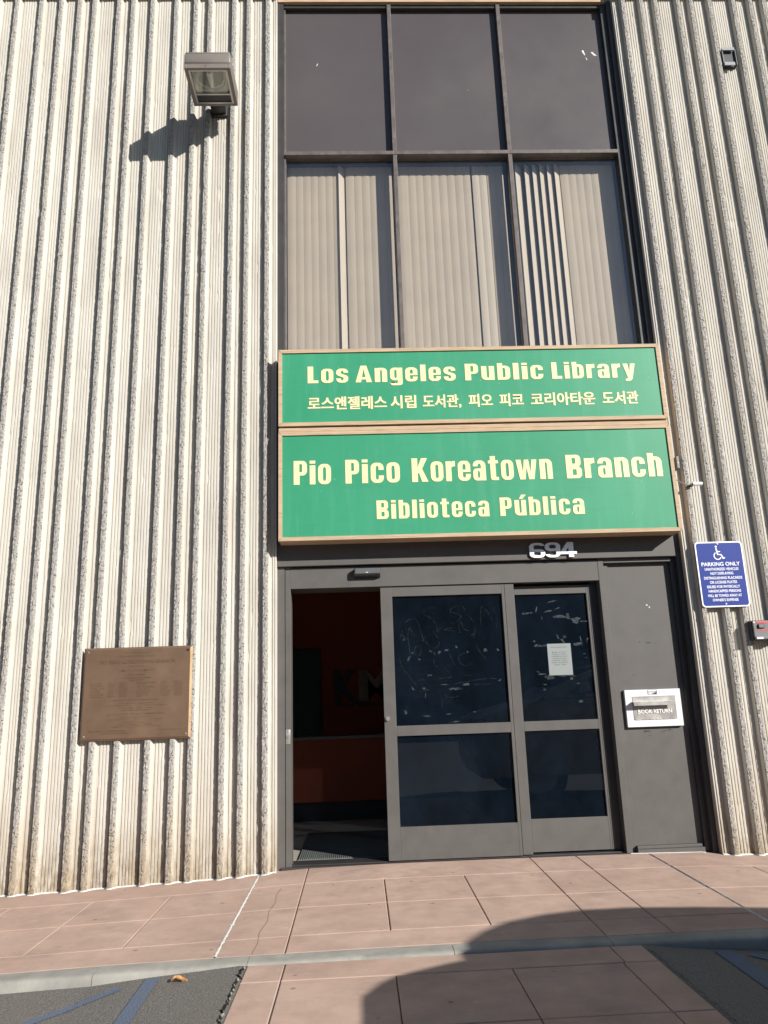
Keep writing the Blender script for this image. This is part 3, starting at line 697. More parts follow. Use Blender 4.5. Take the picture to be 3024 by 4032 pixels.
# scratches and tape left on the door glass
def ribbon(pts, w, y):
    V, F = [], []
    for i, p in enumerate(pts):
        a, b = pts[max(0, i - 1)], pts[min(len(pts) - 1, i + 1)]; dx, dz = b[0] - a[0], b[1] - a[1]; L = math.hypot(dx, dz) or 1
        ww = w * (.55 + .9 * abs(nz(p[0] * 60, p[1] * 60, 2)))
        V += [(p[0] - dz / L * ww, y, p[1] + dx / L * ww), (p[0] + dz / L * ww, y, p[1] - dx / L * ww)]
    for i in range(len(pts) - 1): F.append((2 * i, 2 * i + 1, 2 * i + 3, 2 * i + 2))
    return V, F, [0] * len(F)
def U(px, py):        # sliding-door upper glass, thousandths of the pane -> metres
    return (.921 + .921 * (px - 0) / 1000., 2.064 - 1.042 * py / 1000.)
def spline(P, n=10):
    out = []
    for i in range(len(P) - 1):
        p0, p1, p2, p3 = P[max(0, i - 1)], P[i], P[i + 1], P[min(len(P) - 1, i + 2)]
        for k in range(n):
            t = k / n
            out.append(tuple(.5 * (2 * p1[j] + (p2[j] - p0[j]) * t + (2 * p0[j] - 5 * p1[j] + 4 * p2[j] - p3[j]) * t * t + (3 * p1[j] - p0[j] - 3 * p2[j] + p3[j]) * t ** 3) for j in (0, 1)))
    return out + [P[-1]]
SC = [[(400, 110), (370, 95), (320, 105), (280, 145), (340, 175), (375, 210), (395, 260), (395, 290), (420, 265), (450, 255)],
      [(610, 90), (560, 95), (520, 130), (570, 145), (620, 170), (590, 205), (530, 225)], [(635, 80), (650, 105), (680, 160), (735, 215)],
      [(600, 225), (595, 270), (605, 300), (620, 300)], [(615, 210), (640, 270), (690, 290)], [(815, 95), (800, 140), (795, 250)], [(820, 95), (860, 140), (900, 205)],
      [(910, 110), (940, 150), (945, 220), (925, 290)], [(110, 210), (150, 185), (210, 190), (240, 250), (270, 360)], [(115, 250), (130, 330), (150, 480)],
      [(145, 245), (190, 315)], [(150, 245), (135, 290), (130, 330)], [(360, 285), (400, 340), (410, 385), (370, 415), (310, 390), (285, 350)],
      [(530, 260), (460, 275), (540, 285), (560, 310)], [(740, 250), (735, 310), (715, 350)], [(740, 380), (760, 440), (830, 520)],
      [(640, 460), (580, 490), (590, 540), (640, 560), (700, 545)], [(220, 390), (185, 420), (200, 470), (240, 455), (240, 400), (215, 380)],
      [(45, 480), (70, 560), (120, 620), (190, 700)], [(350, 500), (360, 545), (400, 580)], [(520, 490), (500, 470), (540, 560)], [(450, 570), (480, 610)],
      [(200, 660), (270, 655)], [(350, 655), (520, 645)], [(620, 640), (690, 636)], [(520, 700), (700, 675), (880, 665), (930, 690)],
      [(700, 707), (840, 707)], [(210, 745), (300, 735)], [(380, 740), (430, 780), (490, 800), (560, 790)], [(370, 750), (400, 800), (410, 880)],
      [(230, 930), (300, 928)], [(440, 925), (520, 918)], [(640, 915), (700, 912)], [(330, 310), (260, 350), (290, 360)], [(90, 260), (60, 330)], [(70, 300), (140, 350)], [(700, 330), (735, 300)]]
obj('glass_scratches', join(*[ribbon(spline([U(*p) for p in s], 8), .0010, .1645) for s in SC]), M_SCR, sl)['kind'] = 'stuff'
def patch(cx, cz, w, h, a, y, seed):
    rnd = random.Random(seed); P = []
    n = 9
    for i in range(n):
        t = 2 * math.pi * i / n; rr = rnd.uniform(.45, 1.15)
        x, z = max(-1, min(1, 1.35 * math.cos(t))) * w / 2 * rr, max(-1, min(1, 1.35 * math.sin(t))) * h / 2 * rr
        P.append((cx + x * math.cos(a) - z * math.sin(a), cz + x * math.sin(a) + z * math.cos(a)))
    return prism(P, y, y + .0006)
TP = [(330, 440, 30, 16, -.7), (365, 462, 12, 20, .5), (405, 450, 18, 34, -.5), (660, 455, 26, 14, -.8), (820, 440, 40, 30, .1), (935, 445, 16, 26, .6), (130, 490, 20, 50, -.5), (165, 450, 30, 14, .2),
      (310, 625, 52, 14, 0), (440, 700, 95, 10, .03), (540, 735, 120, 26, 0), (630, 705, 70, 20, .05), (155, 725, 18, 34, .6), (250, 725, 40, 14, .1), (85, 900, 34, 30, .2), (270, 935, 60, 7, 0),
      (460, 925, 50, 8, 0), (510, 985, 90, 12, .04), (690, 915, 50, 6, 0), (95, 340, 26, 30, .3), (470, 435, 40, 12, .2), (225, 500, 34, 9, -.3), (560, 410, 16, 24, .2), (265, 780, 8, 40, 0), (935, 680, 30, 14, .8)]
obj('tape_residue', join(*[patch(*U(a, b), w * .00092, h * .00104, r, .1640, i) for i, (a, b, w, h, r) in enumerate(TP)]), M_TAPE, sl)['kind'] = 'stuff'
def U2(px, py): return (1.962 + .612 * px / 1000., 2.056 - 1.036 * py / 1000.)
TP2 = [(160, 150, 190, 14, .1), (290, 125, 24, 60, -.2), (520, 60, 150, 14, .15), (460, 140, 150, 16, .12), (580, 120, 90, 10, .4), (600, 185, 200, 26, .05), (720, 180, 60, 60, .1), (830, 220, 130, 50, -.1),
       (950, 230, 170, 12, 0), (360, 190, 12, 40, .1), (230, 380, 30, 26, .5), (330, 415, 200, 22, 0), (830, 410, 170, 24, 0), (560, 350, 30, 50, .5), (650, 345, 44, 34, 0), (620, 380, 28, 50, .6),
       (400, 480, 20, 44, -.2), (430, 530, 110, 22, -.1), (900, 490, 60, 6, .05), (920, 520, 60, 6, .05), (300, 640, 130, 12, 0), (400, 665, 150, 40, .1), (640, 650, 240, 34, 0), (870, 370, 20, 70, .2),
       (960, 380, 20, 60, -.3), (330, 720, 60, 10, 0), (780, 720, 60, 10, 0), (320, 760, 60, 18, .1), (800, 860, 70, 18, -.2), (720, 920, 30, 8, 0), (250, 620, 60, 12, -.4), (560, 630, 26, 20, .3), (700, 680, 40, 22, .3)]
obj('tape_residue', join(*[patch(*U2(a, b), w * .00061, h * .00104, r, .2175, i + 60) for i, (a, b, w, h, r) in enumerate(TP2)]), M_TAPE, fp)['kind'] = 'stuff'
# chips in the paint of the side panel
obj('paint_chip', join(*[patch(x, z, w, h, a, .1808, i + 9) for i, (x, z, w, h, a) in enumerate([(2.955, .912, .07, .018, .05), (3.10, .910, .045, .007, .1), (3.145, .918, .03, .012, 0), (2.975, .88, .012, .01, 0), (3.05, 1.62, .055, .012, .05), (2.98, 1.63, .02, .012, .5), (3.11, 1.615, .012, .008, 0), (2.90, 1.36, .012, .012, .3)])]), M_BRZD, sp_, label='dark chips in the grey paint')['kind'] = 'stuff'
obj('paint_chip', join(*[patch(x, z, w, h, a, .1808, i + 29) for i, (x, z, w, h, a) in enumerate([(3.075, 1.935, .022, .012, -.4), (3.095, 1.918, .012, .02, 0)])]), M_CAULK, sp_)['kind'] = 'stuff'

# ---- lobby
lob = obj('interior_wall', join(box(-1.6, 4.4, 4.0, 4.05, 0, 3.0)), M_ORANGE, bld)
obj('interior_wall', join(box(-1.62, -1.6, .45, 4.0, 0, 3.0), box(4.4, 4.42, .45, 4.0, 0, 3.0), box(-1.6, 4.4, .35, 4.05, 3.0, 3.05)), M_INT, bld)
obj('interior_door', box(-.75, .130, 3.965, 3.999, 0, 1.93, .004), M_DGREEN, bld)
obj('interior_floor', box(-1.6, 4.4, .34, 4.0, -.03, .002), M_INTF, bld)
obj('interior_column', box(1.16, 1.34, 1.9, 2.08, 0, 2.9), M_DGREEN, bld)
dk = thing('reception_desk', 'long orange lobby desk with pale top seen through the open doorway', 'desk', (1.2, 2.9, 0))
obj('desk_top', box(-1.2, 3.4, 2.48, 3.05, .845, .878, .003), M_TAUPE, dk)
obj('front_panel', box(-1.15, 3.35, 2.53, 2.56, .20, .8445), M_ORANGE, dk)
obj('plinth', box(-1.15, 3.35, 2.58, 3.0, .0, .199), M_BLACK, dk)
sg = thing('wall_lettering', 'large dark K and pale M wall letters over small word on orange lobby wall', 'lettering', (.8, 3.99, 1.2))
obj('letter', text('K', .305, .618, 1.255, .375, 3.999, .02, off=.035), M_DGREEN, sg)
obj('letter', text('M', .622, 1.05, 1.255, .375, 3.999, .02, off=.012, spread=.05), M_CURB, sg)
obj('word', text('Koreatown', .325, 1.08, 1.185, .055, 3.999, .01, off=.012), M_DGREEN, sg)
mt = thing('floor_mat', 'dark ribbed rubber mat on the floor inside the open doorway', 'mat', (1.3, .85, .002))
obj('backing', box(.10, 2.5, .42, 1.75, .003, .008), M_MAT, mt)
obj('mat_ribs', join(*[box(.11 + .0165 * i, .118 + .0165 * i, .43, 1.74, .008, .016) for i in range(144)]), M_MAT, mt)['kind'] = 'stuff'

# ------------------------------------------------------------ the two green signs
def sign(z0, z1, label, cap=False):
    t = thing('library_sign', label, 'sign', (1.67, -.02, z0), 'green sign boards above the doors')
    x0, x1 = .002, 3.342; w = .031; yf = -.108
    obj('sign_box', box(x0 + .004, x1 - .004, -.090, .088, z0 + .004, z1 - .004), M_WOOD, t)
    obj('sign_face', box(x0 + w, x1 - w, -.097, -.0905, z0 + w, z1 - w), M_GREEN, t)
    # mitred boards
    def board(a, b, c, d): return prism([a, b, c, d], yf, -.0902)
    g = .0007
    obj('frame_board', board((x0, z0), (x1 - .002, z0), (x1 - w - g, z0 + w), (x0 + w + g, z0 + w)), M_WOOD, t)
    obj('frame_board', board((x0 + w + g, z1 - w), (x1 - w - g, z1 - w), (x1 - .002, z1), (x0 + .002, z1)), M_WOOD, t)
    obj('frame_board', board((x0, z0 + .002), (x0 + w, z0 + w + g), (x0 + w, z1 - w - g), (x0, z1 - .002)), M_WOOD, t)
    obj('frame_board', board((x1 - w, z0 + w + g), (x1, z0 + .002), (x1, z1 - .002), (x1 - w, z1 - w - g)), M_WOOD, t)
    for x in (x0 + .012, x1 - .012):
        for z in (z0 + .012, z1 - .012): obj('nail', cyl((x, yf - .0012, z), .0035, .003, n=8), M_BLACK, t)
    if cap: obj('cap_board', box(x0 + .001, x1 - .006, -.103, .05, z1 + .003, z1 + .036, .002), M_WOOD, t)
    rnd = random.Random(int(z0 * 100))
    fl = []
    for i in range(42):
        x = rnd.uniform(.1, 3.25); z = (z0 + (z1 - z0) * .55 + rnd.uniform(-.006, .006)) if i % 3 else rnd.uniform(z0 + .05, z1 - .05)
        fl.append(patch(x, z, rnd.uniform(.003, .010), rnd.uniform(.002, .005), rnd.uniform(0, 3), -.0974, i))
    obj('flaked_paint', join(*fl), painted_pale, t)['kind'] = 'stuff'
    return t
painted_pale = painted('faded_green', (.42, .62, .50), 0.6, 0.1)
FYS = -.0972
s1 = sign(3.499, 4.200, 'upper green sign with wide cream lettering over a line of Korean script')
words = [('Los', .251, .600), ('Angeles', .662, 1.530), ('Public', 1.612, 2.295), ('Library', 2.371, 3.110)]
for w_, a, b in words: obj('word', sign_text(w_, a, b, 3.888, .155, FYS, gap=.13), M_CREAM, s1)
KO = [('로스앤젤레스', .249, .925), ('시립', .955, 1.178), ('도서관,', 1.232, 1.565), ('피오', 1.628, 1.838), ('피코', 1.894, 2.105), ('코리아타운', 2.166, 2.730), ('도서관', 2.790, 3.108)]
kraw = _raw('로스앤젤', 0, 0.01); KH = max(v[1] for v in kraw[0]); KB = min(v[1] for v in kraw[0])
def ktext(s, x0, x1, z0, z1):
    sc = (z1 - z0) / (KH - KB + .05)
    V, F, MI = text(s, x0, x1, 0, 1.0, FYS, .0025, off=.018, spread=.004, capref=1.0)
    return [(v[0], v[1], z0 + (v[2] - KB + .025) * sc) for v in V], F, MI
for w_, a, b in KO: obj('word', ktext(w_, a, b, 3.642, 3.762), M_CREAM, s1)
s2 = sign(2.508, 3.446, 'lower larger green sign with condensed cream lettering in two centred lines', True)
w2 = [('Pio', .127, .437), ('Pico', .557, 1.012), ('Koreatown', 1.113, 2.300), ('Branch', 2.418, 3.238)]
for w_, a, b in w2: obj('word', sign_text(w_, a, b, 2.984, .207, FYS), M_CREAM, s2)
w3 = [('Biblioteca', .808, 1.742), ('Pública', 1.833, 2.540)]
for w_, a, b in w3: obj('word', sign_text(w_, a, b, 2.674, .158, FYS, gap=.14), M_CREAM, s2)

# ------------------------------------------------------------ street number
M_ALU = painted('satin_aluminium', (.95, .95, .96), 0.42, 0.03, metal=.45)
nb = thing('street_number', 'raised white street number 694 on the dark beam under the green signs', 'number', (2.29, .08, 2.345))
for ch, a, b in (('6', 2.090, 2.222), ('9', 2.222, 2.352), ('4', 2.350, 2.490)):
    obj('digit', sign_text(ch, a, b, 2.346, .128, .0895, .020), M_ALU, nb)

# ------------------------------------------------------------ door motion sensor
M_SENS = painted('sensor_cover', (.10, .105, .11), .5, .05)
ds = thing('door_sensor', 'small dark grey motion sensor box on the door header', 'sensor', (.72, .13, 2.22))
def sensor_prof():
    P = [(.129, 2.302), (.078, 2.302), (.070, 2.296), (.068, 2.250), (.080, 2.236), (.129, 2.222)]
    V = [(x, y, z) for x in (.612, .826) for y, z in P]; n = len(P)
    return V, [tuple(range(n)), tuple(range(2 * n - 1, n - 1, -1))] + [(i, (i + 1) % n, (i + 1) % n + n, i + n) for i in range(n)]
obj('housing', sensor_prof(), M_BLACK, ds)
obj('lens_cover', box(.617, .821, .0655, .075, 2.2525, 2.298, .003), M_SENS, ds)
obj('indicator', join(cyl((.711, .064, 2.262), .0035, .003, n=10), cyl((.721, .064, 2.262), .0035, .003, n=10)), M_WHITE, ds)

# ------------------------------------------------------------ floodlight
fl = thing('floodlight', 'taupe shoebox floodlight mounted high on the left ribbed wall', 'light', (-.57, -.02, 6.62))
X0, X1, Y0, Y1, ZB, ZT = -.774, -.369, -.610, -.165, 6.662, 6.842
hb = obj('housing', join(box(X0, X1, Y0, Y1, ZB + .055, ZT - .022, .012), box(X0 + .004, X1 - .004, Y0 + .004, Y1 - .004, ZT - .030, ZT, .014), box(X0, X1, Y0, Y1 , ZB + .046, ZB + .0535, .003)), M_TAUPE, fl)
smooth(hb, 50)
df_ = obj('door_frame', join(box(X0, X0 + .03, Y0, Y1, ZB, ZB + .045, .004), box(X1 - .03, X1, Y0, Y1, ZB, ZB + .045, .004), box(X0 + .03, X1 - .03, Y0, Y0 + .028, ZB, ZB + .045, .004), box(X0 + .03, X1 - .03, Y1 - .028, Y1, ZB, ZB + .045, .004)), M_TAUPE, fl)
obj('gasket', join(box(X0 + .031, X0 + .048, Y0 + .029, Y1 - .029, ZB + .002, ZB + .03), box(X1 - .048, X1 - .031, Y0 + .029, Y1 - .029, ZB + .002, ZB + .03), box(X0 + .049, X1 - .049, Y0 + .029, Y0 + .040, ZB + .002, ZB + .03), box(X0 + .049, X1 - .049, Y1 - .045, Y1 - .029, ZB + .002, ZB + .03), box(X0 + .049, X1 - .049, Y1 - .148, Y1 - .132, ZB + .002, ZB + .04)), M_STEEL, fl)
obj('lens', box(X0 + .049, X1 - .049, Y0 + .041, Y1 - .149, ZB + .006, ZB + .010), M_LENS, fl)
obj('ballast_cover', box(X0 + .049, X1 - .049, Y1 - .131, Y1 - .046, ZB + .010, ZB + .016), M_BLACK, fl)
def reflector():
    V, F = [], []; cx = (X0 + X1) / 2; a = (X1 - X0) / 2 - .055; yb = Y1 - .152; yf = Y0 + .045; n = 22; m = 7
    for j in range(m + 1):
        s = 1 - .55 * (j / m) ** 1.6; z = ZB + .018 + .075 * (j / m)
        for i in range(n + 1):
            t = math.pi * i / n
            x = cx - a * s * math.cos(t); y = yf + .01 * j / m + (yb - yf - .012) * math.sin(t) ** .62 * s
            V.append((x, y, z + .003 * math.sin(i * 2.1)))
    for j in range(m):
        for i in range(n): F.append((j * (n + 1) + i, j * (n + 1) + i + 1, (j + 1) * (n + 1) + i + 1, (j + 1) * (n + 1) + i))
    k = m * (n + 1); F.append(tuple(range(k, k + n + 1)))
    return V, F
obj('reflector', reflector(), M_MIRR, fl)
def rim():
    V, F = [], []; cx = (X0 + X1) / 2; a = (X1 - X0) / 2 - .055; yb = Y1 - .152; yf = Y0 + .045; n = 22; z = ZB + .017
    for i in range(n + 1):
        t = math.pi * i / n; V.append((cx - a * math.cos(t), yf + (yb - yf - .012) * math.sin(t) ** .62, z))
    for i in range(n + 1):
        t = math.pi * i / n; c, s_ = -math.cos(t), math.sin(t); k = 1 / max(abs(c), s_, .01)
        V.append((cx + (a + .004) * max(-1, min(1, c * k)), yf + (yb - yf) * max(0, min(1, s_ * k)), z))
    for i in range(n): F.append((i, i + 1, n + 2 + i, n + 1 + i))
    return V, F
obj('reflector_rim', rim(), M_STEEL, fl)
obj('reflector_tray', box(X0 + .049, X1 - .049, Y0 + .042, Y1 - .150, ZB + .096, ZB + .100), M_STEEL, fl)
smooth(obj('lamp_bulb', cyl((-.57, Y0 + .09, ZB + .055), .030, .17, 'Y', 14, .022), M_WHITE, fl))
obj('mount_arm', join(box(-.645, -.510, -.165, .052, 6.735, 6.805, .006), box(-.652, -.500, .012, .054, 6.715, 6.825, .004)), M_BRZD, fl)
obj('screw', cyl((-.585, Y0 - .002, ZB + .022), .004, .004, n=8), M_BLACK, fl)

# ------------------------------------------------------------ bronze plaque
pq = thing('bronze_plaque', 'brown bronze dedication plaque with raised lettering on the left ribbed wall', 'plaque', (-1.11, 0, 1.0))
px0, px1, pz0, pz1 = -1.535, -.686, .992, 1.701
def plate_prism(x0, x1, z0, z1, y0, y1, b):
    V = [(x0, y1, z0), (x1, y1, z0), (x1, y1, z1), (x0, y1, z1), (x0, y0 + .004, z0), (x1, y0 + .004, z0), (x1, y0 + .004, z1), (x0, y0 + .004, z1),
         (x0 + b, y0, z0 + b), (x1 - b, y0, z0 + b), (x1 - b, y0, z1 - b), (x0 + b, y0, z1 - b)]
    F = [(0, 3, 2, 1), (8, 9, 10, 11)]
    for k in range(4):
        l = (k + 1) % 4; F += [(k, l, l + 4, k + 4), (k + 4, l + 4, l + 8, k + 8)]
    return V, F
V_, F_ = plate_prism(px0, px1, pz0, pz1, -.022, -.004, .016)
V_ = [(v[0], v[1] + (.011 if 4 <= i < 8 else 0), v[2]) for i, v in enumerate(V_)]
M_EDGE = painted('sunlit_bronze_edge', (.62, .42, .25), 0.38, .06, metal=.55)  # brighter bronze for the right bevel only: sun glint put into its colour
obj('plate', (V_, F_, [0, 0] + [0, 0, 0, 1, 0, 0, 0, 0]), [M_BRASS, M_EDGE], pq)
for x, z in ((px0 + .035, pz0 + .035), (px1 - .035, pz0 + .035), (px0 + .035, pz1 - .035)):
    smooth(obj('screw', join(cyl((x, -.026, z), .006, .005, n=14, r2=.009), cyl((x, -.0275, z), .003, .002, n=8)), M_STEEL, pq))
obj('screw', cyl((px1 - .035, -.025, pz1 - .035), .0095, .004, n=14), M_BLACK, pq, label='dark screw missing its cap')
PY = -.0219; cxp = (px0 + px1) / 2; ph = pz1 - pz0; pw = px1 - px0
def pl(s, fx0, fx1, fz, h): return text(s, px0 + pw * fx0, px0 + pw * fx1, pz1 - ph * fz, h, PY, .0035 if h > .02 else .0016, off=.010 if h > .01 else .004)
L_ = [('CITY OF LOS ANGELES', .372, .622, .072, .013), ('LOS ANGELES PUBLIC LIBRARY', .325, .667, .108, .013), ('PIO PICO KOREATOWN BRANCH', .155, .845, .178, .024),
      ('DEDICATED 2001', .425, .565, .216, .007), ('JAMES K. HAHN, MAYOR', .325, .662, .265, .014), ('CITY COUNCIL', .415, .575, .312, .012),
      ('NATE HOLDEN, COUNCILMEMBER', .362, .632, .343, .008), ('TENTH DISTRICT', .425, .563, .368, .008),
      ('BOARD OF LIBRARY COMMISSIONERS', .285, .710, .583, .012), ('LUCY McCOY, PRESIDENT', .330, .665, .616, .009), ('VICE PRESIDENT     ALLISON THOMAS', .215, .780, .640, .009),
      ('RITA WALTERS     ROBERT A. CHICK', .345, .655, .666, .009), ('SUSAN KENT, CITY LIBRARIAN', .370, .630, .690, .009),
      ('BOARD OF PUBLIC WORKS COMMISSIONERS', .245, .755, .732, .012), ('VALERIE SHAW, PRESIDENT', .348, .655, .764, .009), ('VICE PRESIDENT     ADRIANA RUBALCAVA', .255, .750, .788, .009),
      ('JANICE WOOD     RONALD LOW', .370, .640, .816, .009), ('VITALY B. TROYAN, CITY ENGINEER', .350, .660, .840, .009), ('DIRECTOR OF PUBLIC WORKS', .285, .730, .862, .009),
      ('PROJECT ARCHITECT     ARCHITECTURAL DIVISION', .075, .415, .905, .009), ('PUBLIC WORKS ENGINEERING', .190, .440, .930, .009), ('CONTRACTOR', .690, .920, .905, .009)]
colA = [('ED P. REYES', 'FIRST'), ('WENDY GREUEL', 'SECOND'), ('DENNIS P. ZINE', 'THIRD'), ('TOM LABONGE', 'FOURTH'), ('JACK WEISS', 'FIFTH'), ('RUTH GALANTER', 'SIXTH'), ('ALEX PADILLA', 'SEVENTH')]
colB = [('MARK RIDLEY-THOMAS', 'EIGHTH'), ('JAN PERRY', 'NINTH'), ('CINDY MISCIKOWSKI', 'ELEVENTH'), ('HAL BERNSON', 'TWELFTH'), ('ERIC GARCETTI', 'THIRTEENTH'), ('NICK PACHECO', 'FOURTEENTH'), ('JANICE HAHN', 'FIFTEENTH')]
for k in range(7):
    fz = .398 + .0235 * k
    for (nm, ds_), a in ((colA[k], .072), (colB[k], .500)):
        L_ += [(nm, a, a + .0095 * len(nm), fz, .0085), (ds_, a + (.165 if a < .2 else .215), a + (.165 if a < .2 else .215) + .0098 * len(ds_), fz, .0085), ('DISTRICT', a + (.268 if a < .2 else .345), a + (.342 if a < .2 else .420), fz, .0085)]
obj('lettering', join(*[pl(*l) for l in L_]), M_BRASS, pq)['kind'] = 'stuff'

# ------------------------------------------------------------ blue parking sign
ps = thing('parking_sign', 'blue and white accessible parking sign bolted to the right ribbed wall', 'sign', (3.67, 0, 1.88))
KX0, KX1, KZ0, KZ1, KY = 3.465, 3.868, 1.878, 2.426, -.012
def rrect(x0, x1, z0, z1, r, n=6):
    P = []
    for cx, cz, a0 in ((x1 - r, z0 + r, -90), (x1 - r, z1 - r, 0), (x0 + r, z1 - r, 90), (x0 + r, z0 + r, 180)):
        for i in range(n + 1):
            a = R(a0 + 90 * i / n); P.append((cx + r * math.cos(a), cz + r * math.sin(a)))
    return P
obj('plate', prism(rrect(KX0, KX1, KZ0, KZ1, .03), KY, KY + .003), M_WHITE, ps)
obj('blue_field', prism(rrect(KX0 + .011, KX1 - .011, KZ0 + .011, KZ1 - .011, .022), KY - .0006, KY - .0001), M_BLUE, ps)
ky = KY - .0007; kc = (KX0 + KX1) / 2
kl = [('PARKING ONLY', -.002, 2.221, .030, .325, .030), ('UNATHORIZED VEHICLES', 0, 2.183, .021, .285, .022), ('NOT DISPLAYING', -.002, 2.147, .021, .192, .022), ('DISTINGUISHING PLACARDS', .003, 2.109, .021, .322, .022),
      ('OR LICENSE PLATES', .001, 2.073, .021, .228, .022), ('ISSUED FOR PHYSICALLY', -.004, 2.036, .021, .276, .022), ('HANDICAPPED PERSONS', .002, 2.000, .021, .272, .022), ('WILL BE TOWED AWAY AT', -.003, 1.962, .021, .285, .022), ("OWNER'S EXPENSE", -.002, 1.926, .021, .215, .022)]
for s, dx, z, h, w, o_ in kl: obj('text_line', text(s, kc + dx - w / 2, kc + dx + w / 2, z, h, ky, .0006, off=.013), M_WHITE, ps)
def thick(pts, w):
    V, F = [], []
    for i, p in enumerate(pts):
        a, b = pts[max(0, i - 1)], pts[min(len(pts) - 1, i + 1)]; dx, dz = b[0] - a[0], b[1] - a[1]; L = math.hypot(dx, dz) or 1
        if 0 < i < len(pts) - 1:
            d1 = Vector((p[0] - a[0], p[1] - a[1])).normalized(); d2 = Vector((b[0] - p[0], b[1] - p[1])).normalized(); k = 1 / max(.5, math.sqrt(max(.1, (1 + d1.dot(d2)) / 2)))
        else: k = 1
        V += [(p[0] - dz / L * w * k, ky - .0006, p[1] + dx / L * w * k), (p[0] + dz / L * w * k, ky - .0006, p[1] - dx / L * w * k)]
    for i in range(len(pts) - 1): F.append((2 * i, 2 * i + 1, 2 * i + 3, 2 * i + 2))
    return V, F, [0] * len(F)
sx0, sz0 = kc - .018, 2.305
arc = [(sx0 + .030 * math.cos(R(a)), sz0 + .030 * math.sin(R(a))) for a in range(118, 346, 12)]
body = [(sx0 - .006, sz0 + .066), (sx0 + .002, sz0 + .012), (sx0 + .030, sz0 + .010), (sx0 + .046, sz0 - .022), (sx0 + .060, sz0 - .016)]
sy_ = join(thick(arc, .0038), prism([(sx0 - .005 + .0085 * math.cos(R(a)), sz0 + .079 + .0085 * math.sin(R(a))) for a in range(0, 360, 24)], ky - .0006, ky), ([(v[0], v[1] - .0001, v[2]) for v in thick(body, .0050)[0]], thick(body, .005)[1], thick(body, .005)[2]),
         ([(v[0], v[1] - .0002, v[2]) for v in thick([(sx0 + .0, sz0 + .036), (sx0 + .026, sz0 + .036)], .0036)[0]], [(0, 1, 3, 2)], [0]))
obj('wheelchair_symbol', sy_, M_WHITE, ps)
for z in (2.406, 1.903): smooth(obj('bolt', join(cyl((kc - .008 if z > 2 else kc - .003, KY - .006, z), .0065, .005, n=12, r2=.008), cyl((kc - .008 if z > 2 else kc - .003, KY - .0065, z), .003, .002, n=6), cyl((kc - .008 if z > 2 else kc - .003, KY - .001, z), .003, .07, n=8)), M_STEEL, ps))

# ------------------------------------------------------------ book return
br = thing('book_return', 'white framed book return flap with steel handle in the grey side panel', 'book return', (3.02, .15, .95))
obj('plate', box(2.795, 3.254, .148, .1815, .948, 1.241, .001), M_PLATE, br)
obj('flap', box(2.853, 3.203, .1455, .1478, 1.006, 1.184, .0005), M_STEEL, br)
obj('flap_gap', frame(2.8505, 3.2055, 1.0035, 1.1865, .0022, .1470, .1479), M_BLACK, br)
obj('hinge', join(*[box(2.86 + .057 * i, 2.86 + .057 * i + .05, .142, .1450, 1.003, 1.0085, .0008) for i in range(6)]), M_STEEL, br)
obj('handle', join(box(2.843, 3.185, .092, .097, 1.114, 1.146, .001), box(2.843, 3.185, .0972, .1452, 1.142, 1.147, .001)), M_STEEL, br)
obj('lettering', text('BOOK RETURN', 2.888, 3.166, 1.052, .030, .1454, .005, off=.008), M_WHITE, br)
obj('sticker', box(2.985, 3.062, .1472, .1479, 1.200, 1.2375), M_INK, br)
obj('sticker_print', join(box(2.988, 3.058, .1468, .1471, 1.225, 1.234), *[box(2.99, 3.02 + .03 * ((i * 7) % 3) / 2, .1468, .1471, 1.203 + .0065 * i, 1.207 + .0065 * i) for i in range(3)]), M_WHITE, br)
obj('marker_scribble', join(*[ribbon(spline(p, 6), .0012, .1472) for p in ([(3.09, 1.232), (3.085, 1.214), (3.10, 1.206)], [(3.12, 1.234), (3.105, 1.222), (3.115, 1.210), (3.128, 1.216), (3.118, 1.226)])]), painted('faded_purple_marker', (.42, .33, .46), .7, .1), br)

# ------------------------------------------------------------ opening-hours notice
pn = thing('paper_notice', 'white paper notice of library hours taped on the fixed glass door panel', 'notice', (2.3, .215, 1.51))
obj('sheet', box(2.206, 2.404, .2145, .2152, 1.381, 1.639), M_PAPER, pn)
hl = [('Pio Pico Library Hours', 1.606, .131, .0075), ('Monday  10 - 8 p.m.', 1.565, .120, .0075), ('Tuesday  10 - 8 p.m.', 1.548, .120, .0075), ('Wednesday 10 - 8 p.m.', 1.531, .135, .0075), ('Thursday 10 - 8 p.m.', 1.514, .118, .0075), ('Friday 9:30 - 5:30 p.m.', 1.497, .130, .0075), ('Saturday 9:30 - 5:30 p.m.', 1.480, .142, .0075), ('Sunday   Closed', 1.463, .095, .0075)]
obj('lettering', join(*[text(s, 2.303 - w / 2, 2.303 + w / 2, z, h, .2144, .0003, off=.01) for s, z, w, h in hl]), M_INK, pn)['kind'] = 'stuff'

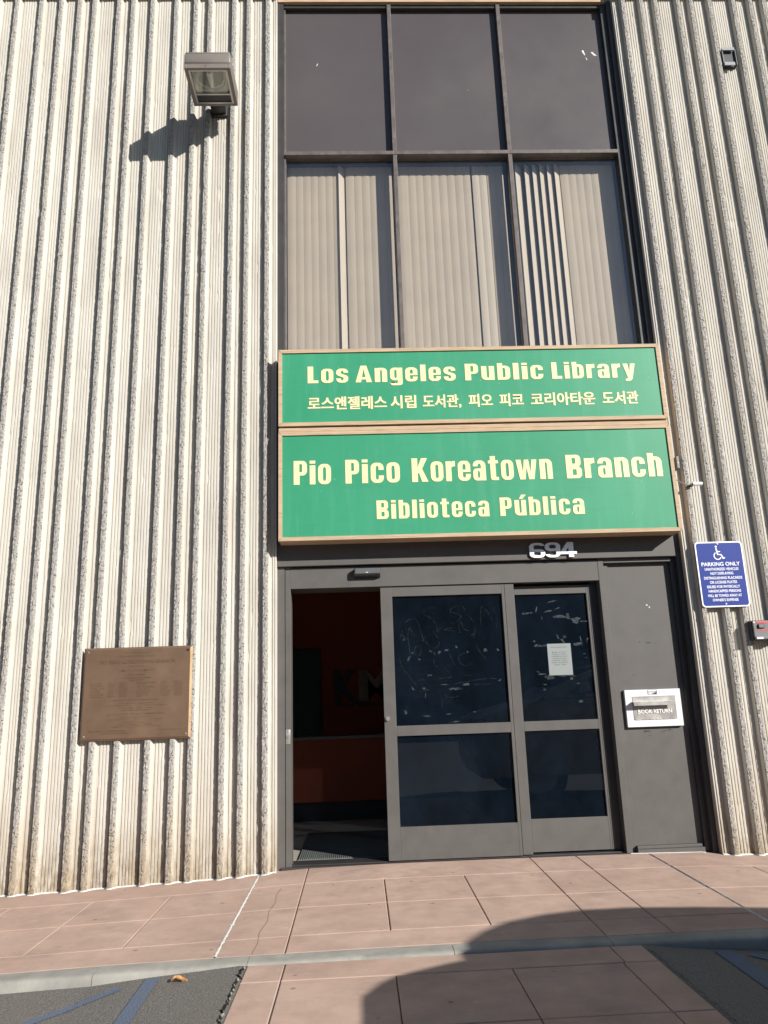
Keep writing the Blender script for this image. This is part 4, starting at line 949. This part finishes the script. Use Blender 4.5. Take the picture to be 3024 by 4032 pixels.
# ------------------------------------------------------------ keyed switch box at the right edge
kb = thing('alarm_box', 'dark grey alarm pull box with red label at the right edge of the wall', 'alarm box', (3.93, -.03, 1.60))
obj('housing', box(3.826, 4.06, -.050, .052, 1.600, 1.757, .005), M_BLACK, kb)
obj('front_cover', join(box(3.834, 4.052, -.068, -.0505, 1.618, 1.752, .005), box(3.838, 4.048, -.074, -.0505, 1.602, 1.628, .006)), M_GREY, kb)
obj('red_label', box(3.864, 3.99, -.0700, -.0683, 1.732, 1.746), M_RED, kb)
obj('button_recess', box(3.866, 3.925, -.0700, -.0683, 1.688, 1.728), M_BLACK, kb)
obj('button', box(3.873, 3.915, -.084, -.0702, 1.694, 1.722, .003), M_GREY, kb)
obj('lettering', text('PUSH', 3.866, 3.985, 1.668, .014, -.0683, .0006, off=.02), M_RED, kb)
obj('white_label', box(3.848, 3.90, -.0752, -.0742, 1.606, 1.620), M_WHITE, kb)
obj('key_switch', cyl((3.842, -.072, 1.740), .006, .006, n=10), M_WHITE, kb)

# ------------------------------------------------------------ small fittings
M_LIP = painted('galvanised_lip', (.30, .32, .34), .6, .1, spec=.3)
vb = thing('vent_fitting', 'small grey metal vent box set between ribs high on the right wall', 'vent', (4.48, .0, 7.25))
obj('box_shell', join(box(4.414, 4.424, -.012, .055, 7.262, 7.452, .002), box(4.548, 4.556, -.008, .055, 7.262, 7.452, .002)), M_GREY, vb)
obj('top_flap', box(4.414, 4.540, -.020, -.006, 7.430, 7.464, .002), M_LIP, vb)
obj('bottom_flap', box(4.418, 4.525, -.020, -.010, 7.250, 7.288, .002), M_LIP, vb)
obj('dark_opening', box(4.4245, 4.5475, .012, .045, 7.262, 7.452), M_BLACK, vb)  # black block: shade inside the open box put into its colour
jb = thing('junction_box', 'small grey metal bracket on the concrete beside the lower green sign', 'bracket', (3.42, .03, 3.08))
obj('cover', box(3.404, 3.428, -.020, .055, 3.075, 3.185, .003), M_GREY, jb)
obj('screw', cyl((3.416, -.023, 3.125), .004, .004, n=8), M_STEEL, jb)
cb = thing('cable_sensor', 'white tube end on a curved grey cable beside the lower green sign', 'cable', (3.52, -.03, 2.93))
smooth(obj('cable', tube(spline([(3.35, .0), (3.385, -.0), (3.40, -.0)], 1)and [(3.36, .06, 3.00), (3.395, .0, 2.975), (3.42, -.02, 2.945), (3.455, -.028, 2.927), (3.49, -.030, 2.922), (3.525, -.030, 2.926)], .0055), M_STEEL, cb), 60)
smooth(obj('white_end', tube([(3.512, -.032, 2.929), (3.518, -.032, 2.929), (3.585, -.032, 2.929), (3.592, -.032, 2.929)], .016, 14), M_WHITE, cb), 60)
smooth(obj('clip', join(box(3.488, 3.514, -.038, .002, 2.908, 2.932, .003), cyl((3.592, -.032, 2.929), .0075, .002, 'X', 10)), M_BLACK, cb))
def dead_leaf(cx, cy, L, W, ang, cz):
    V, F = [], []; n = 12; m = 6
    for i in range(n + 1):
        t = i / n; w = W * math.sin(math.pi * min(1, t * .96 + .03)) ** .7
        for j in range(m + 1):
            s = j / m * 2 - 1; x = (t - .5) * L; y = s * w * .5
            z = .016 * abs(s) ** 1.5 * (.5 + .5 * math.sin(t * 3)) + .006 * math.sin(t * 6) + .004 * nz(t * 8, s * 4, 1) + .004
            V.append((cx + x * math.cos(ang) - y * math.sin(ang), cy + x * math.sin(ang) + y * math.cos(ang), cz + max(.001, z)))
    for i in range(n):
        for j in range(m): F.append((i * (m + 1) + j, i * (m + 1) + j + 1, (i + 1) * (m + 1) + j + 1, (i + 1) * (m + 1) + j))
    return V, F
lf = obj('dead_leaf', dead_leaf(-.275, -2.06, .078, .046, .12, asphalt_z(-.27, -2.06)), M_LEAF, loc=(-.275, -2.06, asphalt_z(-.27, -2.06)))
tag(lf, 'curled orange-brown dead leaf lying on the asphalt near the curb', 'leaf')
# white marks on the right spandrel
bdp = thing('bird_dropping', 'white splash marks on the upper right window panel', 'stain', (3.1, .178, 7.5))
obj('mark', join(patch(3.085, 7.60, .022, .075, .28, .1785, 3), patch(3.106, 7.53, .008, .04, .35, .1785, 4)), M_WHITE, bdp)
obj('mark', patch(3.19, 7.58, .02, .07, .7, .1785, 5), M_CAULK, bdp)
obj('mark', join(patch(.36, 7.46, .009, .04, -.3, .1785, 6), patch(1.87, 7.15, .005, .014, 0, .1785, 7)), M_CAULK, bdp)

# ------------------------------------------------------------ unseen building added across the lot to darken what the door glass mirrors
ob = thing('added_opposite_building', 'unseen low stucco building added across the parking lot to darken the door glass', 'building', (0, -34, -.4))
obj('wall', box(-45, 48, -40, -34, -.4, 7.0), painted('shaded_stucco', (.16, .155, .15), .9, .1), ob)
obj('parapet', box(-45.2, 48.2, -40.2, -33.8, 7.0, 7.4), M_CURB, ob)
for i in range(12):
    f = obj('window', box(-40 + 7 * i, -36.5 + 7 * i, -34.02, -33.9, 1.0, 3.2), M_BRZD, ob); obj('pane', box(-39.9 + 7 * i, -36.6 + 7 * i, -33.898, -33.88, 1.1, 3.1), M_CGL, f)
# ------------------------------------------------------------ large car parked just out of the picture on the right; its shadow falls on the walk
car = thing('parked_car', 'large grey utility car parked beside the ramp pad, its shadow on the paving', 'car', (4.6, -4.9, -.13))
def hull(sec, y0, y1):
    n = len(sec); ys_ = [y0, y0 + .12, (y0 + y1) / 2, y1 - .12, y1]; V, F = [], []
    for k, y in enumerate(ys_):
        ins = .05 if k in (0, 4) else 0
        for x, z in sec: V.append((x + (ins if x < 4.6 else -ins), y, z - (ins * .4 if z > .9 else 0)))
    for k in range(4):
        for i in range(n): F.append((k * n + i, k * n + (i + 1) % n, (k + 1) * n + (i + 1) % n, (k + 1) * n + i))
    F.append(tuple(range(n))); F.append(tuple(4 * n + i for i in reversed(range(n))))
    return V, F
body = [(2.26, .25), (2.18, .5), (2.18, .90), (2.24, 1.06), (2.48, 1.17), (2.80, 1.25), (3.15, 1.33), (6.75, 1.30), (6.95, 1.2), (7.02, .6), (6.95, .25)]
smooth(obj('body', hull(body, -5.85, -3.88), M_CARP, car), 35)
gh = [(3.12, 1.32), (3.42, 1.52), (3.72, 1.66), (4.08, 1.80), (4.43, 1.89), (4.75, 1.945), (5.05, 1.95), (5.4, 1.90), (5.8, 1.82), (6.5, 1.72), (6.85, 1.31)]
def cabin():
    n = len(gh); V = []
    for x, z in gh:
        t = (z - 1.3) / .63
        for y in (-3.92 - .14 * t, -5.81 + .14 * t): V.append((x, y, z))
    F = [(2 * i, 2 * i + 1, 2 * i + 3, 2 * i + 2) for i in range(n - 1)] + [tuple(2 * i for i in range(n)), tuple(2 * i + 1 for i in reversed(range(n)))]
    return V, F
smooth(obj('cabin', cabin(), M_CARP, car), 40)
def sidewin(s):
    P = [(3.5, 1.38), (3.85, 1.62), (4.3, 1.77), (5.2, 1.82), (6.4, 1.66), (6.6, 1.38)]; V = []
    for x, z in P:
        t = (z - 1.3) / .63; V.append((x, (-3.92 - .14 * t + .006) if s else (-5.81 + .14 * t - .006), z))
    return V, [tuple(range(6))]
obj('side_window', sidewin(1), M_CGL, car); obj('side_window', sidewin(0), M_CGL, car)
obj('windshield', ([(3.40, -4.1, 1.525), (3.40, -5.6, 1.525), (4.02, -5.5, 1.79), (4.02, -4.2, 1.79)], [(0, 1, 2, 3)]), M_CGL, car)
for x in (3.02, 6.02):
    for y, dd in ((-4.08, 1), (-5.65, -1)):
        wv = smooth(obj('wheel', cyl((x, y - .12, .25), .39, .24, 'Y', 28), M_TYRE, car), 40)
        obj('rim', cyl((x, y + (.12 if dd > 0 else -.126), .25), .25, .006, 'Y', 20), M_STEEL, wv)
for y in (-4.25, -5.45): obj('headlight', box(2.17, 2.26, y - .17, y + .17, .84, .98, .02), M_WHITE, car)
obj('mirror', box(3.62, 3.76, -3.90, -3.72, 1.38, 1.55, .03), M_CARP, car)

for ch in list(car.children) + [g for c_ in car.children for g in c_.children]:
    for v in ch.data.vertices:
        v.co.z = v.co.z * .915; v.co.x -= .05
